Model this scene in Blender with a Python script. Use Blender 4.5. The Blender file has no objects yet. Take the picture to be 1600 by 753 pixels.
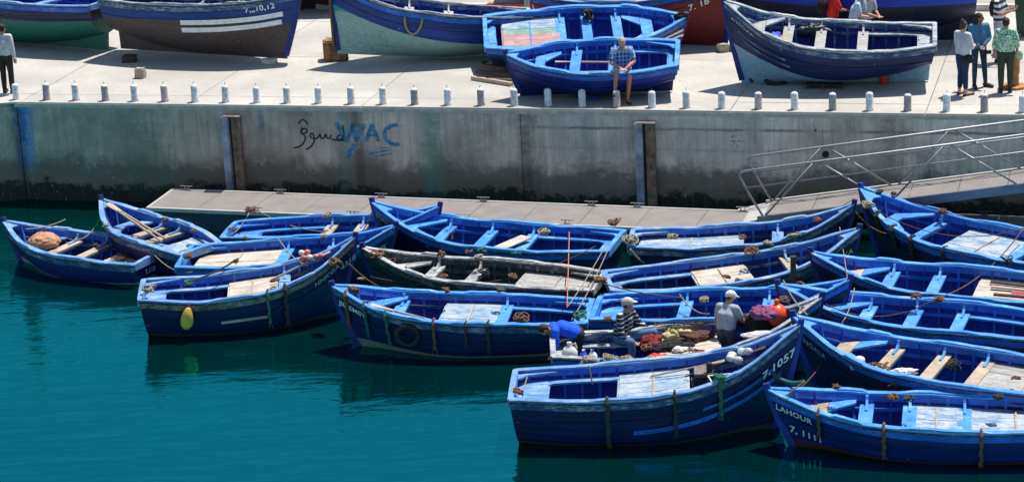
import bpy, bmesh, math, random
from mathutils import Vector, Matrix, noise as mnoise
random.seed(7)
R = math.radians
SC = bpy.context.scene
COL = SC.collection
# ---------------------------------------------------------------- camera, sky, sun, exposure
F = 3800.0; PITCH = R(17); ROLL = R(3.0); CAMH = 15.5; HQ = 2.4
fw = Vector((0, math.cos(PITCH), -math.sin(PITCH))); u0 = Vector((0, math.sin(PITCH), math.cos(PITCH))); r0 = Vector((1, 0, 0))
CR = r0*math.cos(ROLL) - u0*math.sin(ROLL); CU = r0*math.sin(ROLL) + u0*math.cos(ROLL)
CAM = Vector((0, 0, CAMH))
cd = bpy.data.cameras.new('camera'); cam = bpy.data.objects.new('camera', cd); COL.objects.link(cam)
cd.sensor_width = 36; cd.lens = F/1600*36; cd.clip_start = 1; cd.clip_end = 4000
m = Matrix((CR, CU, -fw)).transposed().to_4x4(); m.translation = CAM
cam.matrix_world = m; SC.camera = cam
SUN_EL, SUN_AZ = 69, 52
w = bpy.data.worlds.new('World'); SC.world = w; w.use_nodes = True
nt = w.node_tree; bg = nt.nodes['Background']; sky = nt.nodes.new('ShaderNodeTexSky'); sky.sky_type = 'NISHITA'
sky.sun_disc = False; sky.sun_elevation = R(SUN_EL); sky.sun_rotation = R(SUN_AZ); sky.air_density = 1.2; sky.dust_density = 0.6
nt.links.new(sky.outputs[0], bg.inputs[0]); bg.inputs[1].default_value = 0.095
sl = bpy.data.lights.new('sun', 'SUN'); sl.energy = 5.0; sl.angle = R(0.5); sl.color = (1.0, 0.95, 0.88)
so = bpy.data.objects.new('sun', sl); COL.objects.link(so)
sd = Vector((math.sin(R(SUN_AZ))*math.cos(R(SUN_EL)), math.cos(R(SUN_AZ))*math.cos(R(SUN_EL)), math.sin(R(SUN_EL))))
so.rotation_euler = sd.to_track_quat('Z', 'Y').to_euler(); so.location = (0, 40, 60)
SC.view_settings.view_transform = 'Standard'; SC.view_settings.look = 'None'; SC.view_settings.exposure = 0.3; SC.view_settings.gamma = 1
try: SC.cycles.max_bounces = 6
except Exception: pass

def ray(x, y): return fw*F + CR*(x-800) - CU*(y-376.5)
def P(x, y, z):                                   # the place at height z seen at photograph point x, y
    d = ray(x, y); return CAM + d*((z-CAMH)/d.z)

# ---------------------------------------------------------------- materials
def nodes(name):
    m = bpy.data.materials.new(name); m.use_nodes = True
    n = m.node_tree.nodes; b = n['Principled BSDF']; return m, n, m.node_tree.links, b
def noise(n, l, vec, scale, detail=4, rough=.55, dist=0):
    t = n.new('ShaderNodeTexNoise'); t.inputs['Scale'].default_value = scale; t.inputs['Detail'].default_value = detail
    t.inputs['Roughness'].default_value = rough; t.inputs['Distortion'].default_value = dist
    if vec is not None: l.new(vec, t.inputs['Vector'])
    return t.outputs['Fac']
def ramp(n, l, fac, a, b, ca=(0, 0, 0, 1), cb=(1, 1, 1, 1)):
    r = n.new('ShaderNodeValToRGB'); r.color_ramp.elements[0].position = a; r.color_ramp.elements[1].position = b
    r.color_ramp.elements[0].color = ca; r.color_ramp.elements[1].color = cb; l.new(fac, r.inputs[0]); return r.outputs[0]
def mix(n, l, fac, a, b, mode='MIX'):
    x = n.new('ShaderNodeMixRGB'); x.blend_type = mode
    for i, v in ((0, fac), (1, a), (2, b)):
        if hasattr(v, 'is_linked') or hasattr(v, 'links'): l.new(v, x.inputs[i])
        elif i == 0: x.inputs[0].default_value = v
        else: x.inputs[i].default_value = (*v[:3], 1)
    return x.outputs[0]
def math_(n, l, op, a, b=0.0):
    x = n.new('ShaderNodeMath'); x.operation = op
    for i, v in ((0, a), (1, b)):
        if hasattr(v, 'links'): l.new(v, x.inputs[i])
        else: x.inputs[i].default_value = v
    return x.outputs[0]
def coords(n, l, stretch=(1, 1, 1), rnd=True):
    tc = n.new('ShaderNodeTexCoord'); mp = n.new('ShaderNodeMapping'); mp.inputs['Scale'].default_value = stretch
    l.new(tc.outputs['Object'], mp.inputs[0])
    if rnd:
        oi = n.new('ShaderNodeObjectInfo'); s = math_(n, l, 'MULTIPLY', oi.outputs['Random'], 37.0)
        c = n.new('ShaderNodeCombineXYZ'); l.new(s, c.inputs[0]); l.new(s, c.inputs[1]); l.new(s, c.inputs[2])
        l.new(c.outputs[0], mp.inputs['Location'])
    return tc.outputs['Object'], mp.outputs[0]
def bump(n, l, b, h, strength=.3, dist=.01):
    x = n.new('ShaderNodeBump'); x.inputs['Strength'].default_value = strength; x.inputs['Distance'].default_value = dist
    l.new(h, x.inputs['Height']); l.new(x.outputs[0], b.inputs['Normal'])
MC = {}
def plain(name, col, rough=.7, var=.25, scale=12, metal=0, bstr=.3):
    if name in MC: return MC[name]
    m, n, l, b = nodes(name); o, v = coords(n, l)
    f = noise(n, l, v, scale); f2 = noise(n, l, v, scale*5)
    dark = tuple(c*(1-var) for c in col); light = tuple(min(1, c*(1+var)) for c in col)
    l.new(ramp(n, l, f, .3, .7, (*dark, 1), (*light, 1)), b.inputs['Base Color'])
    b.inputs['Roughness'].default_value = rough; b.inputs['Metallic'].default_value = metal
    bump(n, l, b, f2, bstr, .006); MC[name] = m; return m
def paint(name, col, wear=(.30, .27, .23), amount=.25, dark=.5, rough=.6, grain=(1.5, 9, 9), fleck=.0):
    """painted boat timber: brush-laid colour, sun-bleached patches, chips down to wood or older paint, grime"""
    if name in MC: return MC[name]
    m, n, l, b = nodes(name); o, v = coords(n, l); _, vs = coords(n, l, grain)
    big = noise(n, l, v, 2.2, 5, .6); fine = noise(n, l, vs, 9, 6, .7); chip = noise(n, l, vs, 3.2, 8, .74, .8); grime = noise(n, l, v, 5.5, 6, .7, .5)
    lo = tuple(c*dark for c in col); hi = tuple(min(1, c*1.3+.008) for c in col)
    c = ramp(n, l, big, .3, .72, (*lo, 1), (*hi, 1))
    g = ramp(n, l, fine, .35, .75, (.7, .7, .7, 1), (1, 1, 1, 1)); c = mix(n, l, .8, c, g, 'MULTIPLY')
    th = .70 - amount*.34
    mask = ramp(n, l, math_(n, l, 'ADD', math_(n, l, 'MULTIPLY', chip, .68), math_(n, l, 'MULTIPLY', big, .32)), th-.025, th+.03)
    c = mix(n, l, mask, c, wear)
    c = mix(n, l, ramp(n, l, grime, .50, .72, (0, 0, 0, 1), (.55, .55, .55, 1)), c, (col[0]*.35+.012, col[1]*.35+.010, col[2]*.35+.010))
    if fleck > 0:
        fl = noise(n, l, vs, 14, 2, .5); c = mix(n, l, ramp(n, l, fl, .80-fleck*.1, .82-fleck*.1), c, (.55, .6, .66))
    l.new(c, b.inputs['Base Color'])
    l.new(ramp(n, l, fine, .2, .8, (rough-.1,)*3+(1,), (rough+.25,)*3+(1,)), b.inputs['Roughness'])
    bump(n, l, b, math_(n, l, 'SUBTRACT', fine, mask), .35, .006); MC[name] = m; return m
def hullpaint(name, top, bottom, z0, k=0.0, xc=2.4, amount=.12, wear=(.2, .22, .27), band=None, fleck=.5, green=None):
    """hull sides: topside colour above a painted line z0 + k*(x-xc)^2, bottom colour below"""
    if name in MC: return MC[name]
    m, n, l, b = nodes(name); o, v = coords(n, l); _, vs = coords(n, l, (1, 1, 7)); _, vw = coords(n, l, (.6, .6, 5))
    sx = n.new('ShaderNodeSeparateXYZ'); l.new(o, sx.inputs[0])
    big = noise(n, l, vw, 2.0, 5, .6); fine = noise(n, l, vs, 7, 6, .7); chip = noise(n, l, v, 13, 7, .75, .8)
    c1 = ramp(n, l, big, .3, .75, (*[c*.4 for c in top], 1), (*[c*1.2+.002 for c in top], 1))
    c2 = ramp(n, l, chip, .3, .7, (*[c*.55 for c in bottom], 1), (*[c*1.25 for c in bottom], 1))
    dx = math_(n, l, 'SUBTRACT', sx.outputs[0], xc); q = math_(n, l, 'MULTIPLY', math_(n, l, 'MULTIPLY', dx, dx), k)
    h = math_(n, l, 'SUBTRACT', math_(n, l, 'SUBTRACT', sx.outputs[2], q), z0)
    h = math_(n, l, 'ADD', h, math_(n, l, 'MULTIPLY', math_(n, l, 'SUBTRACT', fine, .5), .05))
    f = ramp(n, l, math_(n, l, 'ADD', h, .5), .495, .505)
    if green:                                       # an older coat left between the two, towards the bow
        gx = ramp(n, l, math_(n, l, 'MULTIPLY', math_(n, l, 'ADD', sx.outputs[0], math_(n, l, 'MULTIPLY', h, 2.2)), .15), green[3]-.01, green[3]+.01)
        c2 = mix(n, l, gx, c2, green[:3])
    c = mix(n, l, f, c2, c1)
    th = .76-amount*.4
    mask = ramp(n, l, math_(n, l, 'MULTIPLY', math_(n, l, 'ADD', chip, big), .5), th-.02, th+.02); c = mix(n, l, mask, c, wear)
    _, vf = coords(n, l, (1.3, 1.3, .8)); fl = noise(n, l, vf, 22, 1.5, .5, 1.5)
    c = mix(n, l, ramp(n, l, fl, .80-fleck*.07, .815-fleck*.07), c, (.5, .56, .62))
    l.new(c, b.inputs['Base Color']); b.inputs['Roughness'].default_value = .5; b.inputs['Specular IOR Level'].default_value = .35
    bump(n, l, b, math_(n, l, 'ADD', fine, chip), .3, .01); MC[name] = m; return m

NAVY = (.004, .010, .105)
M = {}
M['inner_bright'] = paint('blue_inner_bright', (.002, .030, .40), (.03, .13, .40), .25, .55)
M['inner_deep'] = paint('blue_inner_deep', (.003, .022, .25), (.05, .1, .3), .15, .5)
M['inner_grey'] = paint('grey_inner', (.022, .045, .065), (.16, .17, .16), .3, .4)
M['light_bright'] = paint('light_blue_bright', (.050, .31, .86), (.42, .48, .52), .36, .62, fleck=.6)
M['light_soft'] = paint('light_blue_soft', (.12, .33, .70), (.38, .42, .48), .46, .6, fleck=.7)
M['light_worn'] = paint('light_blue_worn', (.20, .29, .42), (.50, .49, .47), .60, .6, fleck=.8)
M['light_grey'] = paint('grey_gunwale', (.20, .23, .25), (.50, .49, .47), .6, .6)
M['mid_blue'] = paint('mid_blue', (.008, .14, .68), (.25, .33, .42), .33, .6, fleck=.4)
M['mid_worn'] = paint('mid_blue_worn', (.020, .085, .27), (.28, .30, .32), .5, .5, fleck=.6)
M['band_brown'] = paint('brown_grey_strake', (.09, .08, .08), (.26, .22, .18), .6, .5)
M['mid_grey'] = paint('charcoal_band', (.03, .045, .055), (.22, .22, .2), .45, .5)
M['deck_blue'] = paint('deck_pale_blue', (.17, .36, .58), (.42, .45, .47), .62, .65, fleck=.6)
M['deck_wood'] = paint('deck_bare_wood', (.60, .52, .43), (.20, .15, .11), .25, .7, .7)
M['deck_grey'] = paint('deck_grey_wood', (.44, .44, .42), (.12, .12, .11), .4, .6, .7)
M['deck_pink'] = paint('deck_pink', (.50, .26, .25), (.35, .4, .45), .4, .7)
M['deck_green'] = paint('deck_green', (.16, .33, .27), (.35, .4, .45), .4, .7)
M['wood'] = paint('bare_wood', (.52, .42, .31), (.16, .11, .07), .25, .6, .7)
M['dark_wood'] = plain('dark_timber', (.05, .035, .025), .8, .5)
M['dark_edge'] = paint('dark_edge', (.010, .012, .03), (.18, .15, .12), .5, .6)
M['stem_navy'] = paint('stem_navy', (.006, .02, .2), (.15, .2, .3), .25, .5)
M['stem_mid'] = paint('stem_mid', (.006, .045, .36), (.2, .28, .4), .2, .5)
M['h_navy'] = hullpaint('hull_navy', (.003, .010, .080), (.05, .05, .045), .03, .012, 2.2)
M['h_blue'] = hullpaint('hull_blue', (.003, .017, .17), (.09, .02, .015), .03, .015, 2.2)
M['h_boot'] = hullpaint('hull_navy_pale_boot', (.003, .012, .095), (.20, .23, .19), .04, .022, 2.0)
M['h_A'] = hullpaint('hull_pale_forefoot', (.003, .014, .14), (.30, .32, .30), .0, .028, 1.5)
M['h_grey'] = hullpaint('hull_charcoal', (.02, .03, .045), (.05, .06, .06), .05, .012, 2.2, amount=.3)
M['rope_brown'] = plain('rope_brown', (.15, .075, .04), .95, .5, 60, 0, .9)
M['rope_pale'] = plain('rope_pale', (.30, .25, .17), .95, .4, 60, 0, .9)
M['rope_green'] = plain('rope_green', (.03, .14, .10), .95, .5, 60, 0, .9)
M['rope_dark'] = plain('rope_dark', (.035, .035, .03), .95, .6, 60, 0, .9)
M['rubber'] = plain('black_rubber', (.012, .012, .014), .7, .4, 20)
M['steel'] = plain('galvanised_steel', (.30, .31, .33), .5, .15, 20, .75, .1)
M['rust_steel'] = plain('rusting_steel', (.16, .13, .12), .7, .5, 8, .2, .4)
M['alu'] = plain('aluminium_edge', (.55, .54, .52), .5, .1, 8, .3, .1)
M['orange'] = plain('orange_plastic', (.85, .09, .03), .3, .08, 5, 0, .05)
M['white_plastic'] = plain('white_plastic', (.7, .7, .66), .4, .12, 8, 0, .1)
M['pink_float'] = plain('faded_red_float', (.62, .17, .12), .5, .3, 6, 0, .1)
M['yellow_fender'] = plain('yellow_fender', (.55, .46, .11), .45, .25, 5, 0, .1)
M['lettering'] = plain('white_lettering', (.72, .74, .76), .6, .15, 40)
M['lettering_yellow'] = plain('yellow_lettering', (.7, .5, .08), .6, .15, 40)
M['lettering_dim'] = plain('faded_lettering', (.30, .36, .42), .6, .3, 40)
M['white_paint'] = plain('white_stripe', (.68, .70, .73), .55, .15, 10)
M['stone'] = plain('rough_stone', (.40, .34, .25), .95, .35, 9, 0, 1)
M['brick_stone'] = plain('orange_brown_stone', (.22, .12, .06), .95, .6, 7, 0, 1)

# ---------------------------------------------------------------- mesh helpers
def link(name, data, parent=None):
    o = bpy.data.objects.new(name, data); COL.objects.link(o)
    if parent is not None: o.parent = parent
    return o
def tag(o, label=None, cat=None, group=None, kind=None):
    if label: o['label'] = label
    if cat: o['category'] = cat
    if group: o['group'] = group
    if kind: o['kind'] = kind
    return o
def empty(name, loc=(0, 0, 0), rot=(0, 0, 0)):
    o = link(name, None); o.location = loc; o.rotation_euler = rot; o.empty_display_size = .2; return o
class MB:
    def __init__(s): s.v = []; s.f = []
    def add(s, vs, fs):
        k = len(s.v); s.v += [tuple(p) for p in vs]; s.f += [tuple(i+k for i in f) for f in fs]; return s
    def box(s, c, d, rz=0, M3=None):
        hx, hy, hz = d[0]/2, d[1]/2, d[2]/2; vs = []
        for x, y, z in ((-1, -1, -1), (1, -1, -1), (1, 1, -1), (-1, 1, -1), (-1, -1, 1), (1, -1, 1), (1, 1, 1), (-1, 1, 1)):
            p = Vector((x*hx, y*hy, z*hz))
            if M3 is not None: p = M3 @ p
            elif rz: p = Vector((p.x*math.cos(rz)-p.y*math.sin(rz), p.x*math.sin(rz)+p.y*math.cos(rz), p.z))
            vs.append(Vector(c)+p)
        return s.add(vs, [(0, 3, 2, 1), (4, 5, 6, 7), (0, 1, 5, 4), (1, 2, 6, 5), (2, 3, 7, 6), (3, 0, 4, 7)])
    def bar(s, a, b, w, h, up=(0, 0, 1)):
        a = Vector(a); b = Vector(b); d = (b-a).normalized(); sd_ = d.cross(Vector(up)).normalized(); u = sd_.cross(d)
        vs = [p+sd_*x*w/2+u*z*h/2 for p in (a, b) for x, z in ((-1, -1), (1, -1), (1, 1), (-1, 1))]
        return s.add(vs, [(0, 1, 2, 3), (7, 6, 5, 4), (0, 4, 5, 1), (1, 5, 6, 2), (2, 6, 7, 3), (3, 7, 4, 0)])
    def tube(s, path, r, n=6, closed=False):
        path = [Vector(p) for p in path]; k = len(path)
        rs = r if isinstance(r, (list, tuple)) else [r]*k
        vs = []; u = None
        for i, p in enumerate(path):
            if closed: d = path[(i+1) % k]-path[i-1]
            else: d = path[min(i+1, k-1)]-path[max(i-1, 0)]
            if d.length < 1e-9: d = Vector((0, 0, 1))
            d.normalize()
            if u is None: u = d.orthogonal().normalized()
            u = (u-d*u.dot(d))
            if u.length < 1e-6: u = d.orthogonal()
            u.normalize(); q = d.cross(u)
            vs += [p+(u*math.cos(2*math.pi*j/n)+q*math.sin(2*math.pi*j/n))*rs[i] for j in range(n)]
        fs = []
        for i in range(k if closed else k-1):
            a, b = i*n, ((i+1) % k)*n
            fs += [(a+j, a+(j+1) % n, b+(j+1) % n, b+j) for j in range(n)]
        if not closed: fs += [tuple(range(n-1, -1, -1)), tuple((k-1)*n+j for j in range(n))]
        return s.add(vs, fs)
    def ell(s, c, r, M3=None, nu=12, nv=8):
        vs = []; fs = []
        for i in range(nv+1):
            a = math.pi*i/nv
            for j in range(nu):
                b = 2*math.pi*j/nu; p = Vector((math.sin(a)*math.cos(b)*r[0], math.sin(a)*math.sin(b)*r[1], math.cos(a)*r[2]))
                vs.append(Vector(c)+(M3 @ p if M3 is not None else p))
        for i in range(nv):
            for j in range(nu): fs.append((i*nu+j, (i+1)*nu+j, (i+1)*nu+(j+1) % nu, i*nu+(j+1) % nu))
        return s.add(vs, fs)
    def lathe(s, prof, c=(0, 0, 0), n=16):
        vs = [Vector(c)+Vector((r*math.cos(2*math.pi*j/n), r*math.sin(2*math.pi*j/n), z)) for r, z in prof for j in range(n)]
        fs = [(i*n+j, i*n+(j+1) % n, (i+1)*n+(j+1) % n, (i+1)*n+j) for i in range(len(prof)-1) for j in range(n)]
        fs += [tuple(range(n-1, -1, -1)), tuple((len(prof)-1)*n+j for j in range(n))]
        return s.add(vs, fs)
    def prism(s, poly, off):                      # closed polygon (list of Vectors) swept by off
        n = len(poly); off = Vector(off); vs = [Vector(p) for p in poly]+[Vector(p)+off for p in poly]
        return s.add(vs, [tuple(range(n-1, -1, -1)), tuple(range(n, 2*n))]+[(i, (i+1) % n, n+(i+1) % n, n+i) for i in range(n)])
    def grid(s, rows, close=False):
        n = len(rows[0]); vs = [p for r in rows for p in r]; fs = []
        for i in range(len(rows)-1):
            for j in range(n if close else n-1): fs.append((i*n+j, i*n+(j+1) % n, (i+1)*n+(j+1) % n, (i+1)*n+j))
        return s.add(vs, fs)
    def sweep(s, secs):                           # secs: list of closed section point lists -> solid with caps
        n = len(secs[0]); s.grid(secs, True); k = len(s.v)
        s.f.append(tuple(k-n*len(secs)+i for i in range(n-1, -1, -1))); s.f.append(tuple(k-n+i for i in range(n))); return s
    def mesh(s, mat, smooth=False, fix=True):
        me = bpy.data.meshes.new('m'); me.from_pydata(s.v, [], s.f)
        if fix:
            bm = bmesh.new(); bm.from_mesh(me); bmesh.ops.recalc_face_normals(bm, faces=bm.faces); bm.to_mesh(me); bm.free()
        if smooth:
            me.polygons.foreach_set('use_smooth', [True]*len(me.polygons))
        me.materials.append(mat); return me
    def build(s, name, mat, parent=None, smooth=False, fix=True):
        me = s.mesh(mat, smooth, fix); me.name = name; return link(name, me, parent)
def hermite(ts, vs):
    ts = list(ts); vs = list(vs); n = len(ts); d = [(vs[i+1]-vs[i])/(ts[i+1]-ts[i]) for i in range(n-1)]
    mm = [d[0]]+[0 if d[i-1]*d[i] <= 0 else 2*d[i-1]*d[i]/(d[i-1]+d[i]) for i in range(1, n-1)]+[d[-1]]
    def f(t):
        t = max(ts[0], min(ts[-1], t)); i = 0
        while i < n-2 and t > ts[i+1]: i += 1
        h = ts[i+1]-ts[i]; u = (t-ts[i])/h
        return (2*u**3-3*u*u+1)*vs[i]+(u**3-2*u*u+u)*h*mm[i]+(-2*u**3+3*u*u)*vs[i+1]+(u**3-u*u)*h*mm[i+1]
    return f
def text_geo(s, size=1.0, space=1.0):
    c = bpy.data.curves.new('t', 'FONT'); c.body = s; c.size = size; c.space_character = space; c.offset = size*.02; c.resolution_u = 3
    o = bpy.data.objects.new('t', c); COL.objects.link(o); bpy.context.view_layer.update()
    me = bpy.data.meshes.new_from_object(o.evaluated_get(bpy.context.evaluated_depsgraph_get()))
    bm = bmesh.new(); bm.from_mesh(me); bmesh.ops.triangulate(bm, faces=bm.faces)
    v = [tuple(x.co) for x in bm.verts]; f = [tuple(x.index for x in q.verts) for q in bm.faces]
    bm.free(); bpy.data.objects.remove(o); bpy.data.curves.remove(c); bpy.data.meshes.remove(me)
    return v, f
def catenary(a, b, sag, n=14):
    a = Vector(a); b = Vector(b)
    return [a.lerp(b, i/n)+Vector((0, 0, -sag*4*(i/n)*(1-i/n))) for i in range(n+1)]

# ---------------------------------------------------------------- the boats
class Boat:
    def __init__(s, name, label, stem, tr, B=1.95, hm=None, base=0.0, heel=0, trim=0, group='blue wooden rowing boats moored in the basin',
                 cat='boat', inner='inner_bright', light='light_bright', band='mid_blue', hull='h_navy', stemm='stem_navy',
                 udeck=0, side=(0, 0), hatch=None, hatchm='deck_blue', sdeck=None, sdeckm='deck_wood', thw=(), thwm=None,
                 seat=None, seatm=None, draft=.35, rake=.55, tw=.74, full=True, skeg=False, lift=0, bumps=True, cap=True):
        s.light = M[light] if isinstance(light, str) else light
        s.iwm = {'light_bright': M['mid_blue'], 'light_soft': M['mid_blue'], 'light_worn': M['mid_worn'], 'light_grey': M['mid_grey']}.get(light, M['mid_blue']); s.inner = M[inner]; s.band = M[band]; s.hullm = M[hull] if isinstance(hull, str) else hull; s.stemm = M[stemm]
        a = P(stem[0], stem[1], base+stem[2]); b = P(tr[0], tr[1], base+tr[2]); d = a-b; s.L = math.hypot(d.x, d.y)-.05
        s.yaw = math.atan2(d.y, d.x); s.hs = tr[2]; s.hb = stem[2]-.13; s.draft = draft; s.rake = rake; s.B = B
        zoff = 0
        if base > 0: zoff = draft
        s.hs -= zoff; s.hb -= zoff + s.L*math.sin(R(trim))
        hmid = (hm if hm is not None else s.hs-.04)
        if hm is not None: hmid = hm-zoff
        s.root = empty(name, (b.x, b.y, base+zoff), (0, 0, 0))
        s.near = 1 if math.cos(s.yaw) < 0 else -1     # which local side faces the basin
        s.root.rotation_mode = 'XYZ'; s.root.rotation_euler = (R(-heel*s.near), R(-trim), s.yaw)
        tag(s.root, label, cat, group)
        rnd = random.Random(name+label); ph = rnd.random()*6; tw = tw+rnd.uniform(-.05, .05); bf = rnd.uniform(-.05, .06); s.wsh = rnd.uniform(-.05, .05)
        s.sheer0 = hermite((0, .3, .6, .8, .92, 1), (s.hs, hmid, hmid+(s.hb-hmid)*.12, hmid+(s.hb-hmid)*.40, hmid+(s.hb-hmid)*.75, s.hb))
        s.sheer = lambda t: s.sheer0(t)+.006*math.sin(t*21+ph)+.004*math.sin(t*47+ph)
        s.beam = hermite((0, .2, .45, .7, .85, .95, 1), [B/2*k for k in (tw, .92, 1, .84+bf*.4, .52+bf, .20+bf*.6, .035)])
        s.keel = hermite((0, .15, .5, .85, 1), (-draft*.55, -draft*.85, -draft, -draft, -draft*.9)) if not base else hermite((0, .22, .48, .85, 1), (-draft*.12, -draft*.66, -draft, -draft, -draft*.9))
        s.gm = hermite((0, .1, .3, .55, .8, 1), (.03, .36, .74, .92, .985, 1)); s.gb = hermite((0, .2, .5, .8, 1), (.12, .26, .55, .84, 1))
        s.T = [0, .03, .08, .14, .2, .27, .34, .41, .48, .55, .62, .68, .74, .79, .84, .88, .915, .945, .97, .985, 1]
        if base > 0:                                # let the keel or bilge rest on the quay
            E3 = s.root.rotation_euler.to_matrix()
            lo = min((E3 @ s.out(t, w_, sd_)).z for t in s.T for w_ in (0, .1, .2, .3, .4) for sd_ in (1, -1)); s.root.location.z = base-lo+.03+lift
        s.geometry(full, udeck, side, hatch, hatchm, sdeck, sdeckm, thw, thwm, seat, seatm, skeg, bumps, cap)
    def X(s, t, w):
        k = max(0, (t-.62)/.38); k = k*k*(3-2*k); a = max(0, 1-t*5)
        return s.L*t - s.rake*k*(1-w)**1.25 + .12*(1-w)*a
    def out(s, t, w, side=1, off=0):
        zk = s.keel(t); z = zk+(s.sheer(t)-zk)*w; k = max(0, min(1, (t-.5)/.42)); k = k*k*(3-2*k)
        y = s.beam(t)*(s.gm(w)*(1-k)+s.gb(w)*k)
        return Vector((s.X(t, w), side*(y+off), z))
    def yi(s, t, z, inset=.05):
        zk = s.keel(t); w = max(0, min(1, (z-zk)/(s.sheer(t)-zk))); return max(.004, s.out(t, w).y-inset)
    def on_hull(s, x, z, side, off=.008):
        t = max(0, min(1, x/s.L))
        for _ in range(12):
            zk = s.keel(t); w = max(0, min(1, (z-zk)/(s.sheer(t)-zk))); t = max(0, min(1, t+(x-s.X(t, w))/s.L))
        zk = s.keel(t); w = max(0, min(1, (z-zk)/(s.sheer(t)-zk))); p = s.out(t, w, side, off); return Vector((x, p.y, z))
    def world(s, p):
        return Matrix.Translation(s.root.location) @ s.root.rotation_euler.to_matrix().to_4x4() @ Vector(p)
    def plank_deck(s, parent, name, t0, t1, mat, drop=.18, npl=7, bar=True, hole=None, y0=None, y1=None, mats=None):
        part = link(name, None, parent) if False else None
        ts = [t0+(t1-t0)*i/5 for i in range(6)]; ymax = max(s.yi(t, s.sheer(t)-drop) for t in ts)
        lo = -ymax if y0 is None else y0; hi = ymax if y1 is None else y1
        fr = MB(); zz = lambda t: s.sheer0(t)-drop
        root = fr.box((s.L*t0, 0, zz(t0)-.045), (.06, 2*s.yi(t0, zz(t0))-.01, .05)).build(name, mat, parent)   # deck beams carry the planks
        MB().box((s.L*t1, 0, zz(t1)-.045), (.06, 2*s.yi(t1, zz(t1))-.01, .05)).build('deck_beam', mat, root)
        n = npl; wd = (hi-lo)/n
        for j in range(n):
            a = lo+wd*j+.004; b = lo+wd*(j+1)-.004; top = []; dz = random.uniform(-.004, .004); e0 = random.uniform(-.01, .01)/s.L; rows = []
            for t in ts:
                tt = t+e0 if t in (t0, t1) else t
                y = s.yi(t, zz(t)); aa = max(-y, min(y, a)); bb = max(-y, min(y, b)); z = zz(t)+dz; x = s.L*tt
                rows.append([Vector((x, aa, z-.02)), Vector((x, bb, z-.02)), Vector((x, bb, z+.008)), Vector((x, aa, z+.008))])
            if max(r[1].y-r[0].y for r in rows) < .02: continue
            mb = MB(); mb.sweep(rows); mb.build('plank', mats[j % len(mats)] if mats else mat, root)
        if bar:
            t = (t0+t1)/2; y = s.yi(t, zz(t))*.8; MB().box((s.L*t, 0, zz(t)+.022), (.03, 2*y if y0 is None else abs(hi-lo), .022)).build('batten', M['wood'] if mat in (M['deck_blue'], M['deck_wood'], M['deck_grey']) else s.light, root)
        for t in (t0, t1):                         # bulkhead below the deck edge
            y = s.yi(t, zz(t)); zb = s.keel(t)+.12; yb = s.yi(t, zb)
            if y0 is None and 0.02 < t < .98:
                MB().prism([Vector((s.L*t-.01, -y, zz(t)-.07)), Vector((s.L*t-.01, y, zz(t)-.07)), Vector((s.L*t-.01, yb, zb)), Vector((s.L*t-.01, -yb, zb))], (.02, 0, 0)).build('bulkhead', s.inner, root)
        return root
    def geometry(s, full, udeck, side, hatch, hatchm, sdeck, sdeckm, thw, thwm, seat, seatm, skeg, bumps, cap):
        r = s.root; T = s.T; L = s.L
        # hull planking: strakes with a recessed seam between
        rows = []; ns = 8; ws = [(i/ns) for i in range(ns+1)]; wl = []
        for i in range(ns): wl += [(ws[i]+.005, 0), ((ws[i]+ws[i+1])/2, 0.0), (ws[i+1]-.005, 0), (ws[i+1], -.0042)]
        wl = [(0, 0)]+wl[:-1]+[(1, 0)]
        mb = MB()
        for sd_ in (1, -1):
            mb.grid([[s.out(t, w_, sd_, o_ if t < .97 else 0) for w_, o_ in wl] for t in T])
        # transom skin and stem closing
        tr = [s.out(0, w_, 1) for w_, _ in wl]+[s.out(0, w_, -1) for w_, _ in reversed(wl)]
        mb.add(tr, [tuple(range(len(tr)))])
        mb.add([s.out(1, w_, sd_) for sd_ in (1, -1) for w_ in (0, .25, .5, .75, 1)], [(i, i+1, i+6, i+5) for i in range(4)])
        h = mb.build('hull', s.hullm, r)
        if skeg:
            a = s.keel(.02); MB().prism([Vector((.10, -.03, a+.25)), Vector((.16, -.03, -s.draft)), Vector((L-s.rake*.98, -.03, -s.draft-.03)), Vector((L-s.rake, -.03, -s.draft+.06)), Vector((L*.5, -.03, -s.draft+.05)), Vector((L*.22, -.03, -s.draft*.6))], (0, .06, 0)).build('keel', s.hullm, r)
        # inner lining and transom inside
        wi = [.05, .2, .35, .5, .65, .8, .92, .99]
        mb = MB()
        for sd_ in (1, -1):
            mb.grid([[Vector((s.X(t, w_)+(.04 if t == 0 else 0)-(.05 if t > .96 else 0), sd_*max(.0, s.out(t, w_).y-.045), s.out(t, w_).z)) for w_ in wi] for t in T[:-1]])
        fl = []
        for t in T[:-1]:
            y = max(0, s.out(t, .05).y-.045); z = s.out(t, .05).z; fl.append([Vector((s.X(t, .05)+(.04 if t == 0 else 0)-(.05 if t > .96 else 0), y, z)), Vector((s.X(t, .05)+(.04 if t == 0 else 0)-(.05 if t > .96 else 0), -y, z))])
        mb.grid(fl)
        q = [Vector((s.X(0, w_)+.05, max(0, s.out(0, w_).y-.045), s.out(0, w_).z)) for w_ in wi]
        mb.add(q+[Vector((p.x, -p.y, p.z)) for p in reversed(q)], [tuple(range(2*len(q)))])
        mb.build('lining', s.inner, r, fix=False)
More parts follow.
